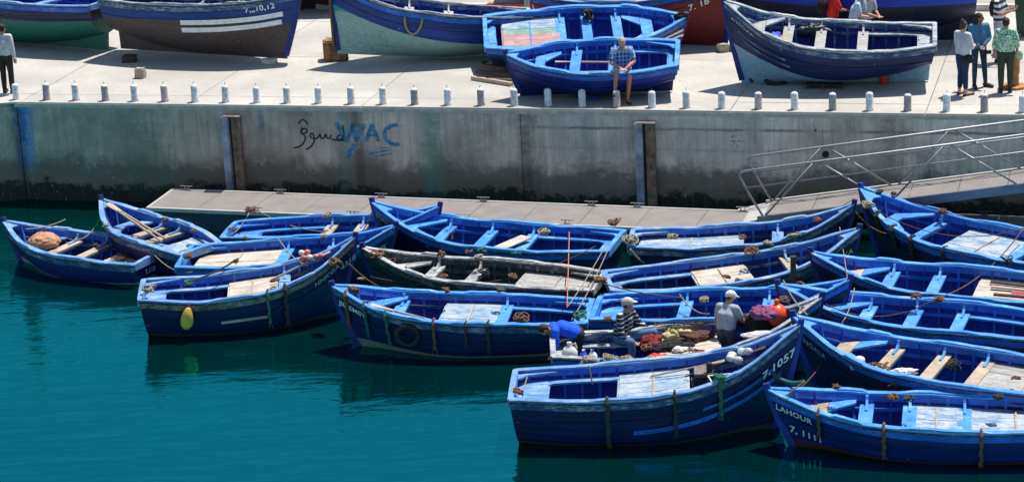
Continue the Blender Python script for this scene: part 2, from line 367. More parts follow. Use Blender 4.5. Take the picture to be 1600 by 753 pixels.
        # sheer band outside (rubbing strake) and gunwale cap
        for sd_ in (1, -1):
            secs = []; g = []
            for t in T:
                o_ = s.out(t, 1, sd_); zk = s.keel(t); hgt = s.sheer(t)-zk; w2 = 1-.145/hgt
                b_ = s.out(t, w2, sd_); n_ = .024 if t < .99 else .012
                secs.append([o_+Vector((0, -sd_*.01, -.004)), o_+Vector((0, sd_*n_, -.004)), b_+Vector((0, sd_*n_, 0)), b_+Vector((0, -sd_*.01, 0))])
                wdt = .095 if t < .9 else max(.03, .095-(t-.9)*.5)
                bz = .03 if (bumps and .36 < t < .60) else 0
                yo = s.beam(t)+.04; yi_ = max(.0, s.beam(t)-wdt)
                g.append([Vector((L*t, sd_*yi_, s.sheer(t))), Vector((L*t, sd_*yo, s.sheer(t))), Vector((L*t, sd_*yo, s.sheer(t)+.032)), Vector((L*t, sd_*yi_, s.sheer(t)+.035))])
            MB().sweep(secs).build('rubbing_strake', s.band, r)
            if cap: MB().sweep(g).build('gunwale', s.light, r)
            if cap and bumps:
                for ta, tb in ((.30+s.wsh, .56-s.wsh), (.66-s.wsh, .80+s.wsh*.4)):
                    cc = []
                    for i in range(7):
                        t = ta+(tb-ta)*i/6; zz_ = s.sheer(t)+.034+(.028 if 0 < i < 6 else .0)
                        cc.append([Vector((L*t, sd_*(s.beam(t)-.07), s.sheer(t)+.03)), Vector((L*t, sd_*(s.beam(t)+.03), s.sheer(t)+.03)), Vector((L*t, sd_*(s.beam(t)+.03), zz_)), Vector((L*t, sd_*(s.beam(t)-.07), zz_))])
                    MB().sweep(cc).build('wash_strip', s.light, r)
            md = []
            for t in T:
                o_ = s.out(t, 1, sd_); n_ = .036 if t < .99 else .018; zz_ = s.sheer(t)
                md.append([Vector((o_.x, o_.y, zz_-.034)), Vector((o_.x, o_.y+sd_*n_, zz_-.034)), Vector((o_.x, o_.y+sd_*n_, zz_-.006)), Vector((o_.x, o_.y, zz_-.006))])
            MB().sweep(md).build('moulding', M['dark_edge'], r)
            # lower rail
            lw = []
            for t in T:
                zk = s.keel(t); w2 = 1-.36/(s.sheer(t)-zk); b_ = s.out(t, w2, sd_, .0)
                b3 = s.out(t, w2-.03, sd_, .0)
                lw.append([b_+Vector((0, -sd_*.01, 0)), b_+Vector((0, sd_*.018, 0)), b3+Vector((0, sd_*.018, 0)), b3+Vector((0, -sd_*.01, 0))])
            MB().sweep(lw[:-1]).build('hull_rail', s.hullm, r)
        # stem post
        ws_ = [0, .15, .3, .45, .6, .75, .9, 1]; pts = [Vector((s.X(1, w_), 0, s.out(1, w_).z)) for w_ in ws_]
        pts.append(pts[-1]+(pts[-1]-pts[-2]).normalized()*.12); secs = []
        for i, p in enumerate(pts):
            d = (pts[min(i+1, len(pts)-1)]-pts[max(i-1, 0)]).normalized(); nrm = Vector((d.z, 0, -d.x)); f_ = .055; bk = -.07 if i < len(pts)-2 else -.05
            secs.append([p+nrm*f_+Vector((0, .028, 0)), p+nrm*f_+Vector((0, -.028, 0)), p+nrm*bk+Vector((0, -.045, 0)), p+nrm*bk+Vector((0, .045, 0))])
        MB().sweep(secs).build('stem_post', s.stemm, r)
        # transom cap and quarter knees
        yb = s.beam(0); z0 = s.sheer(0)
        mb = MB(); mb.sweep([[Vector((-.03, y, z0-.10+.10*(1-abs(y/yb)**2)*0)), Vector((.07, y, z0-.10)), Vector((.07, y, z0+.034+.03*(1-(y/yb)**2))), Vector((-.03, y, z0+.034+.03*(1-(y/yb)**2)))] for y in [yb*k for k in (-1.0, -.6, -.2, .2, .6, 1.0)]])
        if cap: mb.build('transom_cap', s.light, r)
        if not full: return
        for sd_ in (1, -1):
            kz = z0-.06; b_ = s.yi(.02, kz)
            MB().prism([Vector((.06, sd_*b_, kz)), Vector((.06, sd_*(b_-.30), kz)), Vector((.13, sd_*(b_-.26), kz)), Vector((.22, sd_*(b_-.12), kz)), Vector((.75, sd_*(s.yi(.75/L, kz)-.07), kz)), Vector((.75, sd_*s.yi(.75/L, kz), kz))], (0, 0, .035)).build('quarter_knee', s.light, r)
        # inner stringer
        for sd_ in (1, -1):
            lw = []
            for t in T[1:-2]:
                z = s.sheer0(t)-.27; y = s.yi(t, z, .05); lw.append([Vector((L*t, sd_*(y+.005), z)), Vector((L*t, sd_*(y-.06), z)), Vector((L*t, sd_*(y-.06), z+.06)), Vector((L*t, sd_*(y+.005), z+.06))])
            iw = []
            for t in T[1:-2]:
                z = s.sheer0(t)-.004; y = s.yi(t, z, .05); y2 = s.yi(t, z-.105, .05)
                iw.append([Vector((L*t, sd_*(y+.01), z)), Vector((L*t, sd_*(y-.042), z)), Vector((L*t, sd_*(y2-.042), z-.105)), Vector((L*t, sd_*(y2+.01), z-.105))])
            MB().sweep(iw).build('inwale', s.iwm, r)
            MB().sweep(lw).build('stringer', s.band if s.light is not M['light_grey'] else M['mid_grey'], r)
        # ribs
        nr = 15
        for i in range(nr):
            t = .05+.87*i/(nr-1); base_x = None
            for sd_ in (1, -1):
                secs = []
                for w_ in (.06, .3, .5, .7, .88, .985):
                    p = s.out(t, w_); y = max(.01, p.y-.045); wd = .026
                    x_ = p.x if t > .1 else L*t; secs.append([Vector((x_-wd, sd_*y, p.z)), Vector((x_+wd, sd_*y, p.z)), Vector((x_+wd, sd_*max(.003, y-.05), p.z)), Vector((x_-wd, sd_*max(.003, y-.05), p.z))])
                MB().sweep(secs).build('rib', s.inner if i % 4 == 1 else s.iwm, r)
        # floorboards
        zf = -s.draft+.20
        for j in range(4):
            secs = []
            for t in [.06+.8*i/8 for i in range(9)]:
                y = s.yi(t, zf, .06); a = max(-y, min(y, -.62+.31*j+.01)); b = max(-y, min(y, -.62+.31*(j+1)-.01))
                secs.append([Vector((L*t, a, zf)), Vector((L*t, b, zf)), Vector((L*t, b, zf+.02)), Vector((L*t, a, zf+.02))])
            MB().sweep(secs).build('floorboard', s.inner, r)
        # decks
        if udeck: s.plank_deck(r, 'stern_deck', .012, udeck, s.light if s.light is not M['light_grey'] else M['deck_grey'], npl=6, bar=False)
        if side[1] > side[0]:
            for sd_ in (1, -1):
                mb = MB(); secs = []
                for i in range(8):
                    t = side[0]+(side[1]-side[0])*i/7; z = s.sheer0(t)-.185; y = s.yi(t, z); wd = .22 if 0 < i else .36
                    secs.append([Vector((L*t, sd_*y, z-.03)), Vector((L*t, sd_*(y-wd), z-.03)), Vector((L*t, sd_*(y-wd), z+.006)), Vector((L*t, sd_*y, z+.006))])
                mb.sweep(secs).build('side_deck', s.light, r)
        if sdeck: s.plank_deck(r, 'aft_deck', sdeck[0], sdeck[1], M[sdeckm], npl=7)
        if hatch: s.plank_deck(r, 'hatch_deck', hatch[0], hatch[1], M[hatchm], npl=7, drop=.165, mats=[M['deck_blue'], M['deck_green'], M['deck_pink'], M['deck_pink'], M['deck_green'], M['deck_blue'], M['deck_blue']] if hatchm == 'deck_pink' else None)
        # thwarts with knees
        for k, t in enumerate(thw):
            z = s.sheer0(t)-.175; y = s.yi(t, z, .045); tm = s.light
            if thwm: tm = M[thwm[k % len(thwm)]]
            elif k == 0 and s.light is M['light_soft']: tm = s.light
            th = MB().box((L*t, 0, z), (.235, 2*y, .04)).build('thwart', tm, r)
            MB().box((L*t-.09, 0, z-.045), (.025, 2*y-.04, .05)).build('thwart_beam', s.light, th)
            for sd_ in (1, -1):
                pts = [(y-.38, z+.022), (y-.38, z+.045), (y-.17, z+.06), (y-.085, z+.11), (y-.055, z+.172), (y+.0, z+.172), (y+.0, z+.022)]
                MB().prism([Vector((L*t-.022, sd_*a, b)) for a, b in pts], (.044, 0, 0)).build('knee', s.light, th)
        if seat:
            t = seat; z = s.sheer0(t)-.21; y0_ = s.yi(t-.02, z); y1_ = s.yi(t+.035, z)
            st = MB().prism([Vector((L*(t-.022), -y0_, z)), Vector((L*(t-.022), y0_, z)), Vector((L*(t+.035), y1_, z)), Vector((L*(t+.035), -y1_, z))], (0, 0, .04)).build('bow_seat', M[seatm] if seatm else s.light, r)
            for sd_ in (1, -1):
                t2 = t-.11; zz_ = z+.002; ya = s.yi(t-.022, z); yb_ = s.yi(t2, z)
                MB().prism([Vector((L*(t-.024), sd_*ya, zz_)), Vector((L*(t-.024), sd_*(ya-.44), zz_)), Vector((L*(t-.055), sd_*(ya-.27), zz_)), Vector((L*t2, sd_*(yb_-.19), zz_)), Vector((L*t2, sd_*yb_, zz_))], (0, 0, .038)).build('seat_wing', s.light, st)
        # breasthook
        z = s.sheer(.955)-.03
        MB().prism([Vector((L*.925, s.beam(.925)-.05, s.sheer(.925)-.035)), Vector((L*.94, 0, s.sheer(.94)-.045)), Vector((L*.925, -s.beam(.925)+.05, s.sheer(.925)-.035)), Vector((L*.985, -.01, s.sheer(.985)-.02)), Vector((L*.985, .01, s.sheer(.985)-.02))], (0, 0, .03)).build('breasthook', s.light, r)
    # --- dressing
    def text(s, string, x0, z0, size, side=None, mat='lettering', slope=0, space=1.05, follow=None):
        side = s.near if side is None else side; v, f = text_geo(string, size, space); wmax = max(p[0] for p in v) if v else 1
        rev = side > 0                              # seen from port the bow is to the left
        vs = []
        for x, y, _ in v:
            xl = x0-x if rev else x0+x
            tt = max(0, min(1, xl/s.L)); z = z0+y+slope*(xl-x0)
            if follow is not None: z = s.sheer0(tt)-follow+y
            vs.append(s.on_hull(xl, z, side, .023))
        return MB().add(vs, f).build('lettering', M[mat], s.root)
    def stripe(s, xa, xb, za, zb, wd, mat, side=None, name='painted_stripe', follow=False, off=.011):
        side = s.near if side is None else side; top = []; bot = []
        for i in range(13):
            x = xa+(xb-xa)*i/12; z = za+(zb-za)*i/12
            if follow: z = s.sheer0(min(1, x/s.L))-za
            top.append(s.on_hull(x, z, side, off)); bot.append(s.on_hull(x, z-wd, side, off))
        return MB().grid([top, bot]).build(name, mat, s.root)
    def fender_rope(s, t, side=None, drop=.6, mat='rope_dark', r=.035, label=None, knot=True, group=None, frac0=0):
        side = s.near if side is None else side; pts = []; z0 = s.sheer(t)+.05
        pts.append(Vector((s.L*t, side*(s.beam(t)-.12), z0))); pts.append(Vector((s.L*t, side*(s.beam(t)+.02), z0+.02)))
        n = 9
        for i in range(n+1):
            z = z0-.05-drop*i/n; p = s.on_hull(s.L*t+.01*math.sin(i*1.7), max(z, s.keel(t)+.05), side, .055); pts.append(p)
        rs = [r*.7, r*.7]+[r*(1+.25*math.sin(i*2.3+t*9)) for i in range(n+1)]; rs[-1] = r*1.3
        mb = MB(); mb.tube([s.world(p) for p in pts], rs, 7)
        a = pts[-1]
        for k in range(4): mb.tube([s.world(a+Vector((random.uniform(-.02, .02), 0, 0))), s.world(a+Vector((random.uniform(-.06, .06), side*.02, -.10)))], .007, 4)
        o = mb.build('hanging_rope', M[mat]); tag(o, label, 'rope', 'rope fenders hung over the boat sides'); return o
def tangle(c, rad, mat, label, r=.012, n=70, flat=.6, cat='rope', name='rope_bundle', group=None, M3=None):
    rnd = random.Random(label); pts = []; p = Vector((0, 0, 0)); ax = [rnd.uniform(1.5, 4.5) for _ in range(6)]; ph = [rnd.uniform(0, 6) for _ in range(6)]
    for i in range(n):
        u = i/n*6.283*1.7
        pts.append(Vector(c)+Vector((rad*math.sin(ax[0]*u+ph[0])*math.cos(ax[1]*u*.4+ph[1]), rad*math.cos(ax[2]*u+ph[2]), rad*flat*(.5+.5*math.sin(ax[4]*u+ph[4])))))
    o = MB().tube(pts, r, 5).build(name, mat, smooth=True); tag(o, label, cat, group); return o
def coil(c, rad, mat, label, turns=4, r=.014):
    pts = []
    for i in range(turns*14+1):
        a = i/14*2*math.pi; pts.append(Vector(c)+Vector((math.cos(a)*(rad-.006*i/14*2), math.sin(a)*(rad-.004*i/14), .02+.01*math.sin(i)+.012*i/14)))
    o = MB().tube(pts, r, 5).build('rope_coil', mat, smooth=True); tag(o, label, 'rope'); return o
def rope(a, b, sag, mat, label, r=.011, name='mooring_rope', cat='rope', group='slack mooring lines between boats and pontoon', mid=None):
    pts = catenary(a, b, sag) if mid is None else catenary(a, mid, sag*.5, 8)+catenary(mid, b, sag*.5, 8)[1:]
    o = MB().tube(pts, r, 6).build(name, M[mat], smooth=True); tag(o, label, cat, group); return o

# ---------------------------------------------------------------- quay, wall, water
E0 = P(25, 159.5, HQ); E1 = P(1600, 179.7, HQ); ev = (E1-E0).normalized(); nv = Vector((ev.y, -ev.x, 0)); nv = nv if nv.y < 0 else -nv
YW = math.atan2(ev.y, ev.x)
def Wd(a, d, z): return Vector((E0.x+ev.x*a+nv.x*d, E0.y+ev.y*a+nv.y*d, z))
def ad(p): q = Vector(p)-E0; return q.dot(ev), q.dot(nv)
def on_wall(x, y, off=.004):
    d = ray(x, y); k = ((E0+nv*off)-CAM).dot(nv)/d.dot(nv); return CAM+d*k
def wall_a(x): return ad(on_wall(x, 230))[0]
# water
def water_mat():
    m, n, l, b = nodes('harbour_water'); tc = n.new('ShaderNodeTexCoord')
    mp = n.new('ShaderNodeMapping'); mp.inputs['Scale'].default_value = (.55, 1.5, 1); mp.inputs['Rotation'].default_value = (0, 0, R(8)); l.new(tc.outputs['Object'], mp.inputs[0])
    a = noise(n, l, mp.outputs[0], 1.1, 3, .5, .4); c = noise(n, l, mp.outputs[0], 4.2, 4, .55, .3); d = noise(n, l, tc.outputs['Object'], .25, 3, .5)
    h = math_(n, l, 'ADD', math_(n, l, 'MULTIPLY', a, 1.0), math_(n, l, 'MULTIPLY', c, .28))
    l.new(ramp(n, l, d, .3, .7, (.000, .012, .010, 1), (.000, .018, .016, 1)), b.inputs['Base Color'])
    b.inputs['Roughness'].default_value = .6; b.inputs['Specular IOR Level'].default_value = 0
    bump(n, l, b, h, .40, .06); nrm = b.inputs['Normal'].links[0].from_socket
    g = n.new('ShaderNodeBsdfGlossy'); g.inputs['Roughness'].default_value = .035; g.inputs['Color'].default_value = (.04, .93, 1.0, 1); l.new(nrm, g.inputs['Normal'])
    fr = n.new('ShaderNodeFresnel'); fr.inputs['IOR'].default_value = 3.1; l.new(nrm, fr.inputs['Normal'])
    mx = n.new('ShaderNodeMixShader'); l.new(fr.outputs[0], mx.inputs[0]); l.new(b.outputs[0], mx.inputs[1]); l.new(g.outputs[0], mx.inputs[2])
    l.new(mx.outputs[0], n['Material Output'].inputs['Surface']); return m
mb = MB(); g = [-1500, -200, -60, -30, -15, 0, 15, 30, 60, 200, 1500]
mb.grid([[Vector((x, y+40, 0)) for x in g] for y in g]); tag(mb.build('water', water_mat()), kind='structure')
tag(MB().box((0, 40, -6.2), (400, 400, .4)).build('seabed', plain('seabed_silt', (.05, .06, .04), .9)), kind='structure')
# quay surface
def concrete(name, col, dark, stain=.35, sc=.9):
    m, n, l, b = nodes(name); o, v = coords(n, l, rnd=False)
    geo = n.new('ShaderNodeNewGeometry'); P_ = geo.outputs['Position']
    a = noise(n, l, P_, sc, 6, .62, .3); c = noise(n, l, P_, 14, 5, .6); d = noise(n, l, P_, .22, 3)
    x = ramp(n, l, a, .34, .62, (*dark, 1), (*col, 1)); x = mix(n, l, ramp(n, l, c, .25, .6, (stain,)*3+(1,), (0, 0, 0, 1)), x, tuple(k*.55 for k in dark))
    x = mix(n, l, ramp(n, l, d, .45, .7, (0, 0, 0, 1), (.6, .6, .6, 1)), x, (.30, .285, .26))
    sp = noise(n, l, P_, 3.1, 7, .8, .8); x = mix(n, l, ramp(n, l, sp, .60, .70, (0, 0, 0, 1), (.5, .5, .5, 1)), x, (.17, .155, .13))
    bl = noise(n, l, P_, 1.7, 2, .5, 1.2); x = mix(n, l, ramp(n, l, bl, .73, .78, (0, 0, 0, 1), (.3, .3, .3, 1)), x, (.25, .42, .5))
    l.new(x, b.inputs['Base Color']); b.inputs['Roughness'].default_value = .9; bump(n, l, b, c, .35, .008); return m
CQ = concrete('quay_concrete', (.53, .505, .46), (.44, .415, .37))
C2 = concrete('quay_concrete_darker', (.50, .475, .435), (.41, .39, .35))
EL = E0+(P(0, 161.5, HQ)-E0).normalized()*12   # the short return of the quay at the left
base = MB(); poly = [EL+Vector((0, .4, 0)), Wd(0, -.4, HQ), Wd(60, -.4, HQ), Wd(160, -900, HQ), Wd(-160, -900, HQ), Vector((EL.x-60, EL.y+4, HQ))]
base.prism([Vector((p.x, p.y, HQ-.035)) for p in poly], (0, 0, -1.0))
qg = tag(base.build('quay_ground', plain('joint_filler', (.16, .14, .12), .95)), kind='structure')
rows_d = [0.0, -.80, ad(P(600, 90.5, HQ))[1], ad(P(600, 90.5, HQ))[1]*2-.8, ad(P(486, 34, HQ))[1]]
rows_d = sorted(set(rows_d), reverse=True)
dk = rows_d[-1]
for i in range(-3, 9):
    a0 = .1+4.24*i; a1 = a0+4.24
    for j in range(len(rows_d)-1):
        d0, d1 = rows_d[j], rows_d[j+1]; g_ = .009
        if a1 < -.2:
            if j == 0: continue
        A0 = a0+g_; A1 = a1-g_
        mb = MB(); mb.prism([Wd(A0, d0-(g_ if j else 0), HQ-.10), Wd(A1, d0-(g_ if j else 0), HQ-.10), Wd(A1, d1+g_, HQ-.10), Wd(A0, d1+g_, HQ-.10)], (0, 0, .10+random.uniform(-.003, .003)))
        mb.build('paving_slab', CQ if (i+j) % 3 else C2, qg)
# wedge of slab on the left return
mb = MB(); mb.prism([Vector((EL.x, EL.y, HQ-.10)), Vector((E0.x, E0.y, HQ-.10)), Wd(-.01, -.79, HQ-.10), Wd(-13, -.79, HQ-.10)], (0, 0, .10)); mb.build('paving_slab', CQ, qg)
# back kerb, red and white, and the road behind it
kr = empty('kerb'); kr.location = (0, 0, 0); tag(kr, 'red and white painted kerb along the back of the quay', 'kerb')
krd = plain('kerb_red', (.33, .05, .045), .8, .3); kwh = plain('kerb_white', (.55, .52, .47), .85, .2, 5)
for i in range(-10, 30):
    c = Wd(i*1.25+.62, dk-.11, HQ+.075)
    MB().box(c, (1.235, .2, .17), YW).build('kerb_stone', krd if i % 3 == 1 else kwh, kr)
tag(MB().prism([Wd(-160, dk-.22, HQ), Wd(160, dk-.22, HQ), Wd(160, -800, HQ), Wd(-160, -800, HQ)], (0, 0, .10)).build('road', concrete('road_surface', (.42, .39, .33), (.33, .30, .25))), kind='structure')

def wall_material():
    m, n, l, b = nodes('harbour_wall_concrete'); tc = n.new('ShaderNodeTexCoord'); o = tc.outputs['Object']
    sx = n.new('ShaderNodeSeparateXYZ'); l.new(o, sx.inputs[0]); A = sx.outputs[0]; Z = sx.outputs[2]
    def mp(s):
        q = n.new('ShaderNodeMapping'); q.inputs['Scale'].default_value = s; l.new(o, q.inputs[0]); return q.outputs[0]
    big = noise(n, l, mp((1, 1, 1)), .9, 5, .6, .5); streak = noise(n, l, mp((5, 1, .35)), 1.6, 6, .65, .3); fine = noise(n, l, o, 18, 6, .7); cl = noise(n, l, mp((1, 1, 1.8)), 3.2, 6, .7)
    x = ramp(n, l, big, .30, .70, (.40, .335, .30, 1), (.99, .85, .745, 1))
    x = mix(n, l, ramp(n, l, streak, .38, .62, (.38, .38, .38, 1), (0, 0, 0, 1)), x, (.20, .185, .175))
    # brownish, browner to the left
    lf = ramp(n, l, math_(n, l, 'MULTIPLY', A, 1/24), .25, .62, (.70, .70, .70, 1), (0, 0, 0, 1)); x = mix(n, l, mix(n, l, .7, lf, cl, 'MULTIPLY'), x, (.19, .145, .10))
    def bandz(lo, hi, wob, col, amt):
        nonlocal x
        zz = math_(n, l, 'ADD', Z, math_(n, l, 'MULTIPLY', math_(n, l, 'SUBTRACT', math_(n, l, 'ADD', math_(n, l, 'MULTIPLY', cl, .5), math_(n, l, 'MULTIPLY', big, .5)), .5), wob*1.9))
        f = ramp(n, l, math_(n, l, 'MULTIPLY', zz, .4), lo*.4, hi*.4, (amt,)*3+(1,), (0, 0, 0, 1)); x = mix(n, l, f, x, col)
    bandz(.88, 1.20, .9, (.105, .095, .085), .82)
    bandz(.60, .84, .9, (.19, .135, .09), .7)
    bandz(.40, .52, .8, (.010, .012, .007), .97)
    def stain(a0, wd, col, amt, z0=0.0, noisy=True):
        nonlocal x
        da = math_(n, l, 'ABSOLUTE', math_(n, l, 'SUBTRACT', math_(n, l, 'ADD', A, math_(n, l, 'MULTIPLY', math_(n, l, 'SUBTRACT', streak, .5), wd*1.5)), a0))
        f = ramp(n, l, math_(n, l, 'DIVIDE', da, wd), .2, 1.0, (1, 1, 1, 1), (0, 0, 0, 1))
        fz = ramp(n, l, math_(n, l, 'MULTIPLY', Z, .4), z0*.4, (z0+.5)*.4)
        f = mix(n, l, 1.0, f, fz, 'MULTIPLY'); f = mix(n, l, 1.0, f, ramp(n, l, cl, .2, .65), 'MULTIPLY'); f = math_(n, l, 'MULTIPLY', f, amt); x = mix(n, l, f, x, col)
    stain(wall_a(40), .30, (.03, .22, .55), 1.4, .6); stain(wall_a(411), .10, (.03, .13, .28), .8, 1.4)
    stain(wall_a(538), .28, (.10, .24, .20), .8, .2); stain(wall_a(675), .38, (.06, .25, .20), .85, .1); stain(wall_a(560), .16, (.06, .05, .05), .9, .2)
    stain(wall_a(220), 1.0, (.09, .15, .11), .5, .2); stain(wall_a(740), .9, (.11, .15, .12), .4, .3); stain(wall_a(825), .35, (.05, .05, .055), .85, .2); stain(wall_a(32), .22, (.03, .03, .035), .9, .0)
    stain(wall_a(915), .3, (.10, .16, .11), .6, .4); stain(wall_a(1390), .5, (.14, .08, .05), .6, .3)
    for a0, wd, am in ((900, .9, .5), (1130, 1.5, .45), (960, .4, .4)): stain(wall_a(a0), wd, (.36, .38, .41), am, 1.0)
    drip = noise(n, l, mp((16, 1, .55)), 1.6, 5, .7, .2); x = mix(n, l, ramp(n, l, drip, .56, .70, (0, 0, 0, 1), (.62, .62, .62, 1)), x, (.17, .145, .13))
    pit = noise(n, l, mp((1, 1, 1)), 34, 2, .5); x = mix(n, l, ramp(n, l, pit, .70, .74, (0, 0, 0, 1), (.7, .7, .7, 1)), x, (.10, .09, .09))
    for zc, am in ((1.97, .75), (1.50, .25)):
        dz = math_(n, l, 'ABSOLUTE', math_(n, l, 'SUBTRACT', math_(n, l, 'ADD', Z, math_(n, l, 'MULTIPLY', math_(n, l, 'SUBTRACT', cl, .5), .10)), zc))
        f = ramp(n, l, math_(n, l, 'MULTIPLY', dz, 10), .1, .5, (1, 1, 1, 1), (0, 0, 0, 1)); g_ = ramp(n, l, math_(n, l, 'MULTIPLY', A, 1/24), .50, .54)
        f = mix(n, l, 1.0, f, g_, 'MULTIPLY'); f = mix(n, l, 1.0, f, ramp(n, l, big, .35, .55), 'MULTIPLY'); x = mix(n, l, math_(n, l, 'MULTIPLY', f, am), x, (.10, .095, .095))
    # scratches and lime flecks
    q = n.new('ShaderNodeMapping'); q.inputs['Rotation'].default_value = (0, R(-28), 0); q.inputs['Scale'].default_value = (10, 1, 1.6); l.new(o, q.inputs[0])
    fl = noise(n, l, q.outputs[0], 4.2, 1.5, .5, .4); x = mix(n, l, ramp(n, l, fl, .725, .75), x, (.6, .62, .66))
    x = mix(n, l, ramp(n, l, fine, .25, .5, (.35, .35, .35, 1), (0, 0, 0, 1)), x, (.10, .10, .10))
    l.new(x, b.inputs['Base Color']); b.inputs['Roughness'].default_value = .85
    bump(n, l, b, math_(n, l, 'ADD', fine, cl), .5, .02); return m
WM = wall_material()
wl_ = empty('quay_wall', (E0.x, E0.y, 0), (0, 0, YW)); tag(wl_, 'stained grey concrete quay wall with algae along its foot and graffiti', 'wall')
js = [0.0, wall_a(815), 24.8, 37, 60]
for a0, a1 in zip(js[:-1], js[1:]):
    mb = MB(); g_ = .006
    # panel front built as a fine-edged slab with a slightly battered face and cut corners
    sec = lambda a, dd: [Vector((a, .5, -3)), Vector((a, -.0+dd, -3)), Vector((a, -.0+dd, HQ-.13)), Vector((a, .5, HQ-.13))]
    mb.sweep([sec(a0+g_, .012), sec(a0+g_+.012, 0), sec(a1-g_-.012, 0), sec(a1-g_, .012)]); mb.build('wall_panel', WM, wl_)
MB().box((30, .25, HQ-.08), (62, .54, .09)).build('coping_edge', plain('coping_concrete', (.42, .40, .36), .9, .2, 5), wl_).location = (0, 0, 0)
# return of the wall on the left, its own face
dl = (EL-E0); al = math.atan2(dl.y, dl.x)+math.pi
wr = empty('quay_wall_return', (E0.x, E0.y, 0), (0, 0, al)); tag(wr, 'dark short return of the quay wall at the far left edge', 'wall')
MB().sweep([[Vector((a, .5, -3)), Vector((a, 0, -3)), Vector((a, 0, HQ-.04)), Vector((a, .5, HQ-.04))] for a in (-12, -.004)]).build('wall_panel', WM, wr)

# graffiti, painted strokes on the wall
def stroke(pts, wpx, mat, parent, jitter=0):
    W_ = [on_wall(x, y, .006) for x, y in pts]; L_ = []; Rr = []
    for i, p in enumerate(W_):
        d = (W_[min(i+1, len(W_)-1)]-W_[max(i-1, 0)]).normalized(); nn = d.cross(nv).normalized()*(wpx/2/66)*(1 if 0 < i < len(W_)-1 else .7)
        L_.append(p+nn); Rr.append(p-nn)
    mw = parent.matrix_world if False else (Matrix.Translation(parent.location) @ parent.rotation_euler.to_matrix().to_4x4()).inverted()
    return MB().grid([[mw @ p for p in L_], [mw @ p for p in Rr]])
def smooth_pts(pts, n=5):
    out = []
    for i in range(len(pts)-1):
        p0, p1, p2, p3 = pts[max(i-1, 0)], pts[i], pts[i+1], pts[min(i+2, len(pts)-1)]
        for k in range(n):
            t = k/n; out.append(tuple(.5*((2*b)+(-a+c)*t+(2*a-5*b+4*c-d)*t*t+(-a+3*b-3*c+d)*t**3) for a, b, c, d in zip(p0, p1, p2, p3)))
    return out+[pts[-1]]
gn = plain('graffiti_navy', (.012, .016, .06), .7, .3); gb = plain('graffiti_blue', (.07, .22, .36), .8, .55, 14)
for z in ([(459, 231), (466, 230), (474, 224), (477, 215), (474, 210), (470, 206), (476, 201), (480, 206), (471, 209), (472, 199)], [(466, 194), (473, 187), (482, 195)],
          [(478, 234), (486, 229), (491, 220), (490, 212), (487, 208), (485, 214), (491, 217), (497, 215), (500, 210), (502, 216), (506, 216), (509, 210), (511, 216), (515, 216), (518, 211)],
          [(518, 218), (524, 219), (532, 218), (536, 215), (533, 211), (528, 213), (527, 219), (537, 220)], [(537, 220), (537, 208), (535, 196)]):
    stroke(smooth_pts([(460+(x-460)*1.0, y) for x, y in z]), 2.4, gn, wl_).build('graffiti', gn, wl_)
for z, wd in (([(525, 192), (533, 205), (541, 222)], 7), ([(541, 222), (552, 194)], 7), ([(550, 193), (556, 220)], 7), ([(556, 222), (569, 194)], 7), ([(572, 222), (581, 195)], 6), ([(581, 194), (592, 222)], 6), ([(575, 212), (588, 211)], 3),
              ([(622, 196), (612, 197), (603, 203), (601, 212), (606, 221), (616, 226), (624, 225)], 6), ([(553, 226), (548, 238), (541, 247)], 9), ([(572, 241), (590, 238), (608, 235)], 2.5), ([(580, 245), (598, 243), (612, 240)], 2.5), ([(588, 232), (606, 231)], 1.6)):
    stroke(smooth_pts(z), wd, gb, wl_).build('graffiti', gb, wl_)
for z, wd in (([(1143, 216), (1145, 213), (1149, 213.5)], 1.4), ([(1142, 221), (1146, 220.5)], 1.6), ([(1148, 219), (1147, 225)], 1.8), ([(1144, 225), (1142, 229)], 1), ([(1151, 222), (1154, 220), (1157, 221.5)], 1.3), ([(1159, 221), (1164, 221.5)], 1.3), ([(1151, 228), (1153.2, 228)], 2.4), ([(1273, 204), (1276, 204)], 4)):
    stroke(z, wd, gn, wl_).build('graffiti', gn, wl_)
# drain hole and guide rails
MB().lathe([(.05, 0), (.075, 0), (.075, .03), (.05, .03), (.05, .006)], n=14).build('drain_hole', M['rubber'], wl_).matrix_local = (Matrix.Translation(Vector((ad(on_wall(1290, 241))[0], -.012, on_wall(1290, 241).z))) @ Matrix.Rotation(R(90), 4, 'X'))
def guide(x, label, ytop):
    p = on_wall(x, ytop, .0); a = ad(p)[0]; zt = p.z; t = empty('guide_rail', (Wd(a, 0, 0)), (0, 0, YW)); tag(t, label, 'guide rail', 'steel pontoon guide rails on the wall')
    st = M['rust_steel']; gr = M['guide'] = plain('guide_paint', (.27, .29, .36), .75, .5, 3, .1)
    MB().box((-.14, -.14, zt/2-.3), (.16, .24, zt+.6)).build('channel', gr, t)
    MB().box((-.035, -.06, zt/2-.3), (.05, .10, zt+.6)).build('web', M['rubber'], t)
    MB().box((.10, -.10, zt/2-.3), (.20, .14, zt+.6)).build('flange', plain('rust_flange', (.20, .13, .09), .85, .6, 6, 0, 1), t)
    MB().box((.02, -.13, zt+.012), (.42, .24, .014)).build('cap_plate', M['rust_steel'], t)
    for z in (zt-.12, zt-1.0): 
        b = MB().box((.11, -.18, z), (.15, .02, .17)).build('bracket', st, t); MB().lathe([(.02, 0), (.02, .02)], (0, 0, 0), 6).build('bolt', M['rubber'], b).matrix_local = Matrix.Translation(Vector((.11, -.19, z))) @ Matrix.Rotation(R(90), 4, 'X')
    return t
guide(364, 'steel guide rail on the wall to the left of the graffiti', 180); guide(1010, 'steel guide rail on the wall below the seated man', 190)

